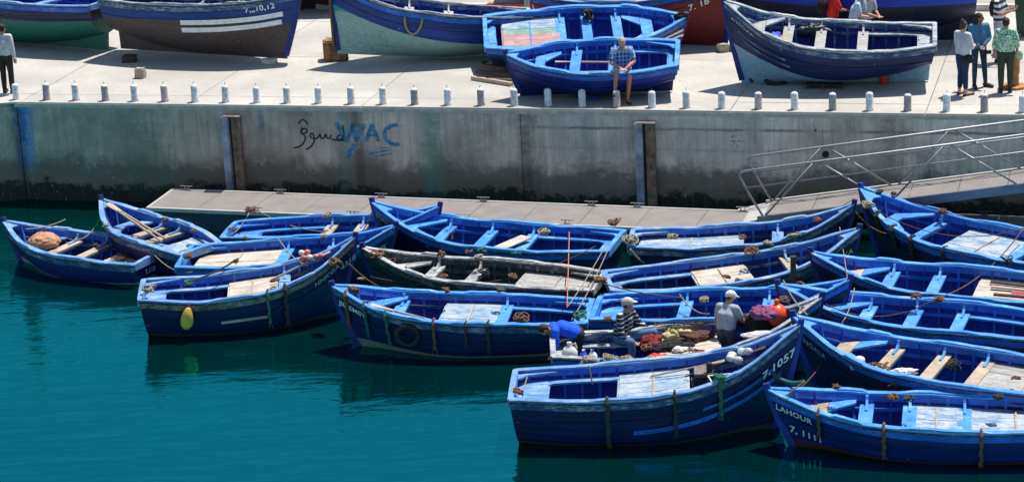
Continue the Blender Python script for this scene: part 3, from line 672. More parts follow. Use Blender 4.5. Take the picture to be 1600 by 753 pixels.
# ---------------------------------------------------------------- bollards
bmats = [plain('bollard_paint_%s' % k, c, .85, .35, 14) for k, c in (('pale', (.70, .68, .70)), ('grey', (.36, .32, .33)), ('chalky', (.62, .60, .63)), ('reddish', (.52, .40, .41)), ('white', (.78, .77, .76)))]
BX = [24, 71, 117, 163, 209, 256, 303, 351, 400, 447, 496, 547, 597, 646, 698, 750, 802, 855, 908, 962, 1017, 1071, 1126, 1183, 1240, 1299, 1357, 1416, 1477, 1536, 1596, 1657]
BM = [0, 1, 2, 1, 2, 3, 0, 2, 0, 2, 0, 2, 0, 1, 0, 1, 2, 2, 2, 3, 0, 2, 0, 3, 4, 1, 4, 1, 4, 1, 4, 2]
bnames = {0: 'leftmost white concrete bollard on the quay edge beside the man in the pale shirt', 5: 'bollard with a reddish flaking side left of the steel guide rail', 19: 'bollard at the feet of the seated man in shorts', 29: 'grey bollard with a dark ring in front of the man in green', 28: 'white bollard in front of the woman in the pale hoodie'}
desc = {0: 'pale flaking', 1: 'grey weathered', 2: 'chalky grey-white', 3: 'reddish stained', 4: 'white painted'}
bm_me = {}
def near_desc(i):
    x = BX[i]
    if x < 180: return 'number %s from the left edge of the photo' % ('one two three four five'.split()[i])
    if x < 470: return '%s left of the painted Arabic graffiti' % (['just', 'second place', 'third place', 'fourth place', 'fifth place', 'sixth place', 'seventh place'][max(0, 9-i)])
    if x < 640: return 'above the blue graffiti, %s of that stretch' % (['first', 'second', 'third', 'fourth'][i-10])
    if x < 790: return 'between graffiti and the small boat, %s of three' % (['left', 'middle', 'right'][i-13])
    if x < 1060: return 'before the small blue boat, place %s from its bow' % (['one', 'two', 'three', 'four', 'five'][i-16])
    if x < 1450: return 'before the big navy boat, place %s from its bow end' % (['one', 'two', 'three', 'four', 'five', 'six', 'seven'][i-21])
    return 'at the right end, place %s' % (['one', 'two', 'three', 'last', 'beyond'][i-28])
for i, x in enumerate(BX):
    yE = 159.5+(x-25)*20.2/1575; p = P(x+2, yE-4.2, HQ); mi = BM[i]
    if mi not in bm_me:
        pr = [(.088, -.0), (.088, .03), (.083, .05), (.080, .33), (.078, .355), (.060, .375), (.028, .392), (.004, .398)]
        bm_me[mi] = MB().lathe(pr, n=18).mesh(bmats[mi], smooth=False); wh = plain('bollard_top', (.68, .68, .67), .8, .1)
        bm_me[mi].materials.append(wh)
        for pl in bm_me[mi].polygons:
            if pl.center.z > .345: pl.material_index = 1
            pl.use_smooth = abs(pl.normal.z) < .9
    if i == 0:
        hk = MB().tube([(0, 0, .38), (.012, 0, .43), (.0, 0, .455), (-.015, 0, .445)], .0065, 5).mesh(M['rope_dark'])
    b_ = link('bollard', bm_me[mi]); b_.location = p; b_.rotation_euler = (R(random.uniform(-1, 1)), R(random.uniform(-1.5, 1.5)), random.uniform(0, 6)); b_.scale = (1, 1, random.uniform(.96, 1.05))
    link('hook', hk, b_)
    tag(b_, bnames.get(i, '%s bollard %s' % (desc[mi], near_desc(i))), 'bollard', 'concrete bollards along the quay edge')

# ---------------------------------------------------------------- pontoon
def grating():
    m, n, l, b = nodes('pontoon_grating'); o, v = coords(n, l, rnd=False)
    sx = n.new('ShaderNodeSeparateXYZ'); l.new(o, sx.inputs[0])
    w1 = math_(n, l, 'SINE', math_(n, l, 'MULTIPLY', sx.outputs[1], 2*math.pi/.055)); w2 = math_(n, l, 'SINE', math_(n, l, 'MULTIPLY', sx.outputs[0], 2*math.pi/.05))
    f = ramp(n, l, math_(n, l, 'MULTIPLY', math_(n, l, 'ADD', math_(n, l, 'MAXIMUM', w1, w2), 1.0), .5), .15, .7, (.10, .088, .08, 1), (.30, .272, .255, 1))
    nn = noise(n, l, v, 2.5, 5, .6); x = mix(n, l, .75, f, ramp(n, l, nn, .3, .7, (.7, .68, .68, 1), (1, 1, 1, 1)), 'MULTIPLY')
    l.new(x, b.inputs['Base Color']); b.inputs['Roughness'].default_value = .8; bump(n, l, b, w1, .5, .01); return m
GR = grating(); ZP = .5
side_m = plain('pontoon_side', (.02, .05, .08), .7, .4, 3)
def pontoon(bl, br, fl, label, ncl, cl_front):
    d = (br-bl); Ln = d.length; yaw = math.atan2(d.y, d.x); loc = fl-bl
    wdt = abs(loc.x*math.sin(yaw)-loc.y*math.cos(yaw)); skew = loc.x*math.cos(yaw)+loc.y*math.sin(yaw)
    t = empty('pontoon', (bl.x, bl.y, 0), (0, 0, yaw)); tag(t, label, 'pontoon')
    n = max(1, int(Ln/1.18)); 
    for i in range(n):
        a0 = Ln*i/n+.006; a1 = Ln*(i+1)/n-.006
        MB().prism([Vector((a0+(skew if i == 0 else 0)*0, -.06, ZP-.04)), Vector((a1, -.06, ZP-.04)), Vector((a1, -wdt+.06, ZP-.04)), Vector((a0+(skew if i == 0 else 0), -wdt+.06, ZP-.04))], (0, 0, .036)).build('grating_panel', GR, t)
    for y, nm in ((-.03, 'edge_trim'), (-wdt+.03, 'edge_trim')): MB().box((Ln/2+(skew/2 if y < -.1 else 0), y, ZP-.03), (Ln-(skew if y < -.1 else 0), .06, .08)).build(nm, M['alu'], t)
    MB().bar((.02, -.02, ZP-.03), (skew+.02, -wdt+.02, ZP-.03), .06, .075).build('edge_trim', M['alu'], t)
    MB().prism([Vector((.03, -.08, -.3)), Vector((Ln-.03, -.08, -.3)), Vector((Ln-.03, -wdt+.05, -.3)), Vector((skew+.05, -wdt+.05, -.3))], (0, 0, ZP+.3-.05)).build('float_tank', side_m, t)
    def cleat(x, y):
        mb = MB(); mb.box((x, y, ZP+.02), (.16, .05, .015)); mb.bar((x-.05, y, ZP+.02), (x-.04, y, ZP+.09), .02, .02); mb.bar((x+.05, y, ZP+.02), (x+.04, y, ZP+.09), .02, .02); mb.tube([(x-.15, y, ZP+.095), (x+.15, y, ZP+.095)], .013, 6); mb.build('cleat', M['steel'], t)
    for px in ncl:
        q = P(px[0], px[1]+3, ZP); q = q-bl; x = q.x*math.cos(yaw)+q.y*math.sin(yaw); cleat(x, -.06)
    for px in cl_front:
        q = P(px[0], px[1], ZP)-bl; cleat(q.x*math.cos(yaw)+q.y*math.sin(yaw), -wdt+.07)
    return t
pontoon(P(270, 295, ZP), P(1290, 334, ZP), P(228, 325, ZP), 'long floating pontoon of grey grating moored below the quay wall', [(295, 292), (447, 293), (603, 300), (763, 305), (930, 312), (1000, 316), (1165, 322)], [(397, 333), (552, 336), (887, 350)])
pontoon(P(1395, 330, ZP), P(1760, 345, ZP), P(1388, 352, ZP), 'second length of pontoon half hidden under the raised gangway', [(1538, 334)], [])

# ---------------------------------------------------------------- gangway
G0 = P(1193, 340, .62)
def find(x, y, o):                                 # distance along the wall and height that land on x, y
    l_, z_ = 5.0, 1.5
    for _ in range(40):
        q = o+ev*l_; d = ray(x, y)
        # choose l so the ray's plan point meets the line, then take its height
        k = ((q-CAM).dot(nv))/d.dot(nv); pt = CAM+d*k; l_ = (pt-o).dot(ev); z_ = pt.z
    return l_, z_
lg, zg = find(1600, 289, G0); slope = (zg-G0.z)/lg; LG = lg*1.5
gw = empty('gangway', G0, (0, 0, YW)); tag(gw, 'aluminium gangway with tubular handrails rising from the pontoon to the right', 'gangway')
WG = 1.25; gl = lambda l_, s_, h: Vector((l_, s_, slope*l_+h))
npn = 8
for i in range(npn):
    a0 = LG*i/npn+.006; a1 = LG*(i+1)/npn-.006
    MB().prism([gl(a0, .06, -.02), gl(a1, .06, -.02), gl(a1, WG-.06, -.02), gl(a0, WG-.06, -.02)], (0, 0, .03)).build('grating_panel', GR, gw)
beam_m = plain('gangway_beam', (.16, .20, .26), .45, .2, 4, .5, .1)
for s_ in (0.0, WG): MB().bar(gl(-.12, s_, -.06), gl(LG, s_, -.06), .07, .19).build('side_beam', beam_m if s_ == 0 else M['alu'], gw)
MB().prism([gl(-.75, -.02, -.10-slope*-.75*0), gl(-.02, -.02, -.035), gl(-.02, WG+.02, -.035), gl(-.75, WG+.02, -.10)], (0, 0, .02)).build('ramp_plate', M['alu'], gw)
for s_ in (0.02, WG-.02):
    top = 1.06
    MB().tube([gl(.0, s_, .0), gl(-.30, s_, .55), gl(-.48, s_, .93), gl(-.50, s_, 1.01), gl(-.45, s_, 1.055), gl(-.36, s_, top+.01), gl(LG, s_, top)], .024, 10).build('handrail', M['steel'], gw, True)
    MB().tube([gl(-.37, s_, .70), gl(LG, s_, .70)], .016, 8).build('mid_rail', M['steel'], gw, True)
    per = lg/2; x = 0.0; k = 0
    while x < LG-.2:
        MB().tube([gl(x, s_, 0), gl(x+per*.40, s_, top)], .021, 8).build('brace', M['steel'], gw, True)
        MB().tube([gl(x+per*.44, s_, top), gl(x+per*.96, s_, 0)], .021, 8).build('brace', M['steel'], gw, True)
        x += per

# ---------------------------------------------------------------- moored boats
GB = 'blue wooden boats moored in the basin'
bA = Boat('wooden_boat', 'dark blue boat far left carrying an orange-brown sack and a bare wood stern deck', (3, 338, 0.98), (240, 402, 0.47), 1.70, hm=0.50, light='light_soft', band='mid_worn', inner='inner_deep', hull='h_A', sdeck=(.02, .30), thw=(.45, .63), thwm=['wood'], seat=.80, seatm='wood', group=GB)
bB = Boat('wooden_boat', 'blue boat nosed towards the wall with two oars leaning in its bow', (155, 303, 1.30), (315, 390, 0.60), 1.50, hm=0.72, light='light_soft', band='mid_worn', inner='inner_bright', hull='h_navy', sdeck=(.02, .30), sdeckm='deck_blue', thw=(.44, .60), thwm=['wood'], seat=.78, group=GB)
bC = Boat('wooden_boat', 'bright blue boat tied alongside the pontoon behind the flat wood-decked one', (690, 315, 1.25), (357, 360, 0.60), 1.60, hm=0.66, band='mid_blue', udeck=.13, side=(.1, .45), thw=(.46, .61), thwm=['wood'], group=GB)
bD = Boat('wooden_boat', 'bright blue boat with a long pale wood stern deck and YR lettering on its bow', (621, 345, 1.30), (287, 402, 0.60), 1.95, hm=0.62, sdeck=(.05, .44), thw=(.46, .68), group=GB)
bE = Boat('wooden_boat', 'navy boat with a yellow fender and red and white floats on its bow', (558, 362, 1.71), (220, 454, 0.82), 1.80, hm=0.74, light='light_soft', band='band_brown', udeck=.10, side=(.08, .42), hatch=(.40, .62), hatchm='deck_wood', thw=(.66,), group=GB)
bG = Boat('wooden_boat', 'clean bright blue boat beside the pontoon with a loose plank across it', (578, 308, 1.50), (964, 377, 0.72), 1.95, hm=0.70, udeck=.07, side=(.05, .38), thw=(.38, .55, .715), seat=.84, stemm='stem_mid', group=GB)
bH = Boat('wooden_boat', 'weathered charcoal grey boat with a bare grey stern deck', (563, 378, 1.35), (937, 440, 0.72), 1.65, hm=0.78, inner='inner_grey', light='light_grey', band='mid_grey', hull='h_grey', sdeck=(.03, .35), sdeckm='deck_grey', thw=(.54, .71), seat=.85, group=GB)
bI = Boat('wooden_boat', 'long navy boat with a black tyre and six rope fenders on its side', (515, 437, 1.34), (922, 488, 0.65), 1.85, hm=0.70, light='light_bright', band='mid_worn', hull='h_boot', udeck=.06, side=(.04, .34), hatch=(.36, .58), hatchm='deck_blue', thw=(.34, .745), thwm=['wood', 'light_blue_bright'] and None, seat=.84, group=GB)
bJ = Boat('wooden_boat', 'worn blue boat with a long pale blue deck beside the foot of the gangway', (1338, 311, 1.50), (985, 373, 0.72), 1.60, hm=0.70, light='light_soft', band='mid_worn', inner='inner_deep', sdeck=(.04, .50), sdeckm='deck_blue', thw=(.66,), group=GB)
bK = Boat('wooden_boat', 'blue boat with a pale wood hatch and yellow lettering on its bow', (1346, 348, 1.50), (948, 441, 0.72), 1.80, hm=0.70, light='light_soft', band='mid_worn', inner='inner_deep', udeck=.06, side=(.05, .36), hatch=(.36, .57), hatchm='deck_wood', thw=(.73,), thwm=['wood'], group=GB)
bL = Boat('wooden_boat', 'mid blue boat directly behind the fishermen\'s boat', (1332, 428, 1.40), (930, 481, 0.70), 1.85, hm=0.74, udeck=.10, side=(.08, .35), thw=(.35, .68), group=GB)
bM = Boat('wooden_boat', 'blue boat where three fishermen are working, with 12 on its bow', (1288, 455, 1.50), (862, 541, 0.70), 1.75, hm=0.63, light='light_worn', band='mid_blue', udeck=.04, side=(.03, .36), hatch=(.40, .62), hatchm='deck_wood', group=GB)
bN = Boat('wooden_boat', 'navy boat in front marked 1057 on its bow, with a pale blue hatch', (1255, 497, 1.97), (800, 603, 0.88), 1.90, hm=0.88, light='light_soft', band='mid_worn', udeck=.12, side=(.10, .37), hatch=(.37, .61), hatchm='deck_blue', stemm='stem_mid', group=GB)
bQ = Boat('wooden_boat', 'bright blue boat at the upper right with its tall bow over the gangway', (1342, 285, 1.60), (1690, 404, 0.70), 2.05, hm=0.74, light='light_bright', sdeck=(.30, .58), sdeckm='deck_blue', thw=(.70, .28), seat=.84, stemm='stem_mid', group=GB)
bR = Boat('wooden_boat', 'bright blue boat at right with loose timber on its wood deck', (1264, 385, 1.40), (1700, 462, 0.70), 1.95, hm=0.80, sdeck=(.05, .40), sdeckm='deck_wood', thw=(.55, .715), seat=.84, seatm='wood', group=GB)
bO = Boat('wooden_boat', 'blue boat at right whose bow points between the 12 boat and the wooden pole', (1212, 435, 1.40), (1690, 520, 0.70), 1.75, hm=0.82, light='light_bright', side=(.02, .40), udeck=.10, thw=(.40, .555, .705), seat=.82, group=GB)
bP = Boat('wooden_boat', 'bright blue boat at right with wooden thwarts and pale floats along its side', (1236, 483, 1.50), (1700, 600, 0.70), 1.95, hm=0.74, sdeck=(.05, .36), sdeckm='deck_grey', thw=(.37, .52, .675), thwm=['wood'], seat=.82, seatm='wood', stemm='stem_mid', group=GB)
bS = Boat('wooden_boat', 'bright blue boat at the lower right corner marked 7, 1111', (1195, 597, 1.12), (1690, 652, 0.60), 1.75, hm=0.60, hull='h_blue', sdeck=(.05, .36), sdeckm='deck_blue', hatch=(.375, .54), hatchm='deck_blue', thw=(.368, .545, .685), seat=.83, seatm='wood', stemm='stem_mid', group=GB)

# lettering and stripes on the hulls
bE.text('HNKGA', bE.L*.80, 0, .14, mat='lettering_dim', follow=.30); bE.text('4318', bE.L*.925, 0, .15, mat='lettering_dim', follow=.40)
bN.text('7.1057', bN.L*.865, 0, .20, follow=.44)
bN.stripe(bN.L*.42, bN.L*.93, .55, .55, .09, M['mid_blue'], follow=True, off=.022); bN.stripe(bN.L*.66, bN.L*.9, .36, .36, .06, M['mid_blue'], follow=True, off=.022)
bS.text('LAHOUR', bS.L*.975, 0, .15, follow=.28); bS.text('7, 1111', bS.L*.93, 0, .18, follow=.62)
bI.text('JIL EMSY', bI.L*.975, 0, .15, mat='lettering', follow=.30)
bA.text('7,11850', .06, .25, .15, mat='lettering') if False else None
bD.text('AYR', bD.L*.885, 0, .17, mat='lettering_dim', follow=.36)
bC.text('AL', bC.L*.93, 0, .14, mat='lettering_dim', follow=.30)
bG.text('STALLA', bG.L*.985, 0, .13, mat='lettering_dim', follow=.24)
bK.text('AXA', bK.L*.90, 0, .17, mat='lettering_yellow', follow=.38)
bM.text('12', bM.L*.915, 0, .24, mat='lettering', follow=.44)
bP.text('NGALR', bP.L*.96, 0, .15, mat='lettering_dim', follow=.34)
bO.text('LA', bO.L*.985, 0, .13, mat='lettering', follow=.26); bR.text('AMIRA', bR.L*.97, 0, .13, mat='lettering_dim', follow=.28) if False else None
# number on the transom of the far left boat
v, f = text_geo('7.11850', .15, 1.05); yb = bA.beam(0); MB().add([Vector((bA.X(0, .7)-.03, -(x-.32), y+.18)) for x, y, _ in v], f).build('lettering', M['lettering'], bA.root)

# ---------------------------------------------------------------- boats ashore on the quay
GQ = 'wooden boats hauled out on the quay'
hT7 = hullpaint('hull_T7', (.004, .020, .10), (.22, .40, .55), -.20, .10, 1.9, .14)
bT7 = Boat('fishing_boat', 'large navy boat with weathered grey-blue gunwales hauled out at the right', (1128, -6, 2.05), (1462, 57, 1.05), 2.3, base=HQ, heel=5, hull=hT7, light='light_worn', band='mid_worn', inner='inner_deep', udeck=.08, side=(.06, .34), thw=(.345, .545, .70), thwm=['light_blue_worn'] and ['deck_grey'], seat=.83, seatm='deck_grey', skeg=True, draft=.45, rake=.35, group=GQ)
bT5 = Boat('fishing_boat', 'small bright blue boat on the quay with a man in shorts sitting on its side', (788, 77, 1.12), (1060, 84, .90), 1.95, base=HQ, heel=11, hull=hullpaint('hull_T5', (.004, .025, .24), (.004, .012, .10), .05, .01, 2, .2), light='light_bright', udeck=.06, side=(.04, .35), thw=(.375, .60), seat=.80, skeg=True, draft=.36, rake=.25, group=GQ)
bT4 = Boat('fishing_boat', 'blue boat with pink and green deck planks tilted on the quay behind the small one', (1074, 18, 1.15), (757, 50, .92), 2.3, base=HQ, heel=14, hull=hullpaint('hull_T4', (.01, .05, .22), (.05, .09, .16), .05, .01, 2, .3), light='light_bright', udeck=.05, hatch=(.09, .37), hatchm='deck_pink', thw=(.38, .51, .66), seat=.80, skeg=True, draft=.36, rake=.3, group=GQ)
hT2 = hullpaint('hull_T2', (.005, .045, .23), (.075, .052, .055), .42, -.01, 2.4, .1)
bT2 = Boat('fishing_boat', 'blue boat with two white stripes and purple-brown bottom marked 7,,,10,12', (468, -8, 1.72), (176, 4, 1.32), 1.9, base=HQ, lift=.10, heel=-5, hull=hT2, light='light_worn', band='mid_worn', inner='inner_deep', thw=(.4, .6), skeg=True, draft=.5, rake=.42, tw=.72, group=GQ)
hT1 = hullpaint('hull_T1', (.005, .016, .075), (.012, .14, .11), .28, .02, 2.2, .12)
bT1 = Boat('fishing_boat', 'dark navy boat with green bottom at the upper left corner', (-110, -48, 1.8), (170, 6, 1.25), 2.0, base=HQ, heel=-2, hull=hT1, light='light_soft', band='mid_blue', thw=(.4, .6), skeg=True, draft=.5, rake=.4, group=GQ)
hT3 = hullpaint('hull_T3', (.004, .042, .27), (.26, .40, .40), .05, .055, 1.3, .12, green=(.02, .26, .21, .665))
bT3 = Boat('fishing_boat', 'large blue boat with pale green bottom whose bow rests on a square stone block', (500, -52, 2.45), (822, 8, 1.2), 2.1, base=HQ, trim=6.5, heel=-3, hull=hT3, light='light_worn', band='mid_blue', thw=(.4, .6), skeg=True, draft=.45, rake=.25, group=GQ)
hT6 = hullpaint('hull_T6', (.008, .02, .16), (.20, .02, .02), .55, .02, 2.0, .1)
bT6 = Boat('fishing_boat', 'dark blue boat with red bottom marked 7 18 behind the tilted boats', (1152, -50, 1.95), (850, -12, 1.15), 2.1, base=HQ, hull=hT6, light='light_soft', band='mid_blue', thw=(.5,), skeg=True, draft=.5, rake=.3, group=GQ)
hT8 = hullpaint('hull_T8', (.004, .05, .60), (.002, .007, .035), .36, .0, 2.0, .0, fleck=.2)
bT8 = Boat('fishing_boat', 'large boat with black lower hull and vivid blue band at the top right', (1135, -78, 2.3), (1532, -48, 1.75), 2.6, base=HQ, hull=hT8, light='light_soft', band='mid_blue', full=False, skeg=True, draft=.7, rake=.4, group=GQ)
hT9 = hullpaint('hull_T9', (.01, .02, .10), (.16, .02, .02), .35, .02, 2.0, .1)
bT9 = Boat('fishing_boat', 'dark boat with red bottom mostly cut off by the top edge, upper left', (290, -110, 1.9), (90, -58, 1.15), 2.0, base=HQ, hull=hT9, light='light_soft', full=False, skeg=True, draft=.5, rake=.4, group=GQ)
bT10 = Boat('fishing_boat', 'very dark boat seen between the striped boat and the one on the stone block', (690, -95, 1.8), (415, -50, 1.2), 2.0, base=HQ, hull=hullpaint('hull_T10', (.008, .01, .05), (.03, .008, .008), .2, 0, 2, .05), light='light_soft', full=False, skeg=True, draft=.5, rake=.4, group=GQ)
bT11 = Boat('fishing_boat', 'teal-bottomed boat just showing at the top edge above the tilted boats', (1060, -110, 1.8), (790, -62, 1.15), 2.0, base=HQ, hull=hullpaint('hull_T11', (.01, .05, .2), (.02, .12, .13), .4, 0, 2, .05), light='light_soft', full=False, skeg=True, draft=.5, rake=.4, group=GQ)
# markings
bT2.text('7,,,10,12', bT2.L*.78, 0, .19, follow=.24)
bT2.stripe(bT2.L*.47, bT2.L*.93, .36, .36, .12, M['white_paint'], follow=True, off=.024); bT2.stripe(bT2.L*.47, bT2.L*.92, .55, .55, .12, M['white_paint'], follow=True, off=.024)
bT6.text('7. 18', bT6.L*.80, 0, .22, follow=.48)
bT7.stripe(bT7.L*.70, bT7.L*.93, .42, .42, .05, M['mid_worn'], follow=True, off=.022); bT7.stripe(bT7.L*.68, bT7.L*.90, .58, .58, .05, M['mid_worn'], follow=True, off=.022)
bT7.text("A'IDDAA", bT7.L*.965, 0, .13, mat='lettering_dim', follow=.28)

# ---------------------------------------------------------------- people
def fuse(mb, voxel, mat, name, parent, smooth=2):
    me = mb.mesh(mat); o = bpy.data.objects.new('t', me); COL.objects.link(o)
    r = o.modifiers.new('r', 'REMESH'); r.mode = 'VOXEL'; r.voxel_size = voxel; r.use_smooth_shade = True
    sm = o.modifiers.new('s', 'SMOOTH'); sm.factor = .5; sm.iterations = smooth
    bpy.context.view_layer.update(); me2 = bpy.data.meshes.new_from_object(o.evaluated_get(bpy.context.evaluated_depsgraph_get()))
    bpy.data.objects.remove(o); me2.materials.clear(); me2.materials.append(mat); return link(name, me2, parent)
def limb(mb, a, b, ra, rb, n=12):
    a = Vector(a); b = Vector(b); mb.tube([a, a.lerp(b, .3), a.lerp(b, .7), b], [ra, ra*.75+rb*.25+.004, ra*.25+rb*.75+.003, rb], n)
    mb.ell(a, (ra,)*3, None, 10, 6); mb.ell(b, (rb,)*3, None, 10, 6)
SKIN = {k: plain('skin_'+k, c, .55, .08, 10, 0, .05) for k, c in (('tan', (.42, .20, .12)), ('fair', (.58, .33, .25)), ('dark', (.20, .09, .05)), ('red', (.52, .19, .12)))}
def cloth(name, c, pat=None, c2=(.8, .8, .8)):
    if name in MC: return MC[name]
    m, n, l, b = nodes(name); tc = n.new('ShaderNodeTexCoord'); o = tc.outputs['Object']; sx = n.new('ShaderNodeSeparateXYZ'); l.new(o, sx.inputs[0])
    nz = noise(n, l, o, 9, 4, .6); x = ramp(n, l, nz, .3, .7, (*[k*.75 for k in c], 1), (*[min(1, k*1.2) for k in c], 1))
    if pat == 'stripe':
        w_ = math_(n, l, 'SINE', math_(n, l, 'MULTIPLY', math_(n, l, 'ADD', sx.outputs[2], math_(n, l, 'MULTIPLY', nz, .015)), 2*math.pi/.075)); x = mix(n, l, ramp(n, l, w_, .72, .80), x, c2)
    if pat == 'wide':
        w_ = math_(n, l, 'SINE', math_(n, l, 'MULTIPLY', sx.outputs[2], 2*math.pi/.13)); x = mix(n, l, ramp(n, l, w_, .0, .1), x, c2)
    if pat == 'check':
        for k_, pp in ((2, .09), (1, .08), (0, .08)):
            w_ = math_(n, l, 'SINE', math_(n, l, 'MULTIPLY', sx.outputs[k_], 2*math.pi/pp)); x = mix(n, l, math_(n, l, 'MULTIPLY', ramp(n, l, w_, .55, .75), .55), x, c2)
    if pat == 'leaf':
        q = noise(n, l, o, 28, 2, .6, 1.0); x = mix(n, l, ramp(n, l, q, .48, .52), x, c2)
    l.new(x, b.inputs['Base Color']); b.inputs['Roughness'].default_value = .9; bump(n, l, b, nz, .3, .03); MC[name] = m; return m
V = Vector
STAND = dict(pel=(0, 0, .93), che=(.0, 0, 1.22), nck=(.01, 0, 1.44), hd=(.03, 0, 1.575), hipL=(0, .09, .92), kneL=(.02, .10, .50), ankL=(0, .10, .085), toeL=(.17, .13, .03),
             hipR=(0, -.09, .92), kneR=(.02, -.10, .50), ankR=(0, -.10, .085), toeR=(.17, -.13, .03), shL=(0, .175, 1.385), elL=(-.01, .22, 1.11), wrL=(.07, .22, .88), shR=(0, -.175, 1.385), elR=(-.01, -.22, 1.11), wrR=(.07, -.22, .88))
def person(label, loc, yaw, J=None, skin='tan', top=None, sleeve='long', legs=None, legl='long', shoes=None, hair=(.02, .012, .008), hairstyle='short', cap=None, scale=1.0, hyaw=0, hpitch=0, bulk=1.0, group=None, legw=1.0, jacket=None, under=None):
    j = dict(STAND); j.update(J or {}); j = {k: V(v) for k, v in j.items()}
    t = empty('person', loc, (0, 0, yaw)); t.scale = (scale,)*3; tag(t, label, 'person', group)
    lat = (j['shL']-j['shR']).normalized(); sk = SKIN[skin]; HM = Matrix.Rotation(hyaw, 3, 'Z') @ Matrix.Rotation(hpitch, 3, 'Y')
    hd = j['hd']; b = MB()
    b.ell(hd+HM @ V((0, 0, .015)), (.092, .073, .100), HM, 16, 12); b.ell(hd+HM @ V((.022, 0, -.045)), (.062, .052, .068), HM, 12, 8)
    b.ell(hd+HM @ V((.094, 0, -.012)), (.020, .012, .022), HM, 8, 6)
    for s_ in (1, -1): b.ell(hd+HM @ V((-.005, s_*.075, -.005)), (.022, .010, .032), HM, 8, 6)
    limb(b, j['nck']-V((0, 0, .03)), hd-HM @ V((.02, 0, .05)), .056, .052)
    for s_, q in ((.5, .085), (1, .075)): pass
    for s_ in (1, -1):
        limb(b, j['pel']+lat*s_*.07, j['che']+lat*s_*.06, .095*bulk, .10*bulk); limb(b, j['che']+lat*s_*.06, j['nck']+lat*s_*.06-(j['nck']-j['che']).normalized()*.07, .10*bulk, .06)
        S = 'L' if s_ == 1 else 'R'
        limb(b, j['nck']-V((0, 0, .04)), j['sh'+S], .055, .055); limb(b, j['sh'+S], j['el'+S], .050, .040); limb(b, j['el'+S], j['wr'+S], .040, .027)
        limb(b, j['hip'+S], j['kne'+S], .082, .058); limb(b, j['kne'+S], j['ank'+S], .055, .037)
        mid = j['kne'+S].lerp(j['ank'+S], .3); b.ell(mid-(j['toe'+S]-j['ank'+S]).normalized()*.012, (.055, .052, .09), None, 10, 8)
        limb(b, j['ank'+S]-V((0, 0, .03)), j['toe'+S]+V((0, 0, .012)), .040, .028)
        d = (j['wr'+S]-j['el'+S]).normalized(); side_ = lat*s_; pn = d.cross(side_)
        if pn.length < .1: pn = V((1, 0, 0))
        pn.normalize(); wd = pn.cross(d).normalized(); w0 = j['wr'+S]
        Mh = Matrix((d, wd, pn)).transposed(); b.ell(w0+d*.045, (.050, .040, .017), Mh, 10, 8)
        for k, (o_, ln) in enumerate(((-.030, .062), (-.010, .075), (.011, .070), (.030, .055))):
            p0 = w0+d*.08+wd*o_; p1 = p0+d*ln*.5+pn*.008*s_; p2 = p1+d*ln*.35+pn*.022*s_; b.tube([p0-d*.02, p0, p1, p2], [.011, .0105, .0095, .008], 7)
        b.tube([w0+d*.02+wd*.03, w0+d*.045+wd*.052, w0+d*.075+wd*.06+pn*.01], [.013, .012, .009], 7)
    fuse(b, .0085, sk, 'body', t, 2)
    for s_ in (1, -1): MB().ell(hd+HM @ V((.083, s_*.030, .016)), (.009, .012, .007), HM, 8, 6).build('eye', M['rubber'], t)
    MB().ell(hd+HM @ V((.083, 0, -.052)), (.008, .022, .005), HM, 8, 6).build('mouth', plain('lips', (.30, .08, .07), .6), t)
    # top
    if top:
        c = MB(); g = .018
        for s_ in (1, -1):
            S = 'L' if s_ == 1 else 'R'
            limb(c, j['pel']+lat*s_*.07+(j['che']-j['pel']).normalized()*.03, j['che']+lat*s_*.065, .112*bulk, .118*bulk); limb(c, j['che']+lat*s_*.065, j['nck']+lat*s_*.06-(j['nck']-j['che']).normalized()*.075, .118*bulk, .075)
            limb(c, j['nck']-(j['nck']-j['che']).normalized()*.05, j['sh'+S], .062, .074)
            if sleeve == 'long': limb(c, j['sh'+S], j['el'+S], .070, .056); limb(c, j['el'+S], j['el'+S].lerp(j['wr'+S], .93), .056, .042)
            elif sleeve == 'three': limb(c, j['sh'+S], j['el'+S], .070, .056); limb(c, j['el'+S], j['el'+S].lerp(j['wr'+S], .35), .056, .05)
            elif sleeve == 'short': limb(c, j['sh'+S], j['sh'+S].lerp(j['el'+S], .72), .072, .066)
        limb(c, j['nck']-V((0, 0, .05)), j['nck']-V((0, 0, .01)), .066, .062)
        fuse(c, .0125, top, 'shirt', t, 3)
    if legs:
        c = MB()
        for s_ in (1, -1):
            S = 'L' if s_ == 1 else 'R'; k = j['kne'+S]; h = j['hip'+S]; limb(c, j['pel']+lat*s_*.05, h, .108*bulk, .104*bulk*legw)
            if legl == 'shorts': limb(c, h, h.lerp(k, .92), .102*legw, .085*legw)
            else: limb(c, h, k, .100*legw, .072*legw); limb(c, k, k.lerp(j['ank'+S], .93 if legl == 'long' else .75), .072*legw, .055*legw)
        fuse(c, .0125, legs, 'trousers' if legl != 'shorts' else 'shorts', t, 3)
    for S in 'LR':
        a = j['ank'+S]; o_ = j['toe'+S]; d = (o_-a); d.z = 0; d.normalize(); c = MB()
        if shoes:
            if shoes in (MC.get('sandal'),): limb(c, a-V((0, 0, .07))-d*.04, V((o_.x, o_.y, a.z-.07))+d*.03, .042, .036); 
            else: limb(c, a-V((0, 0, .035))-d*.02, V((o_.x, o_.y, a.z-.05))+d*.01, .052, .042); limb(c, a-V((0, 0, .04)), a, .05, .045)
            o2 = fuse(c, .011, shoes, 'shoe', t, 2)
    hm = plain('hair_%d' % int(hair[0]*1000), hair, .75, .4, 30)
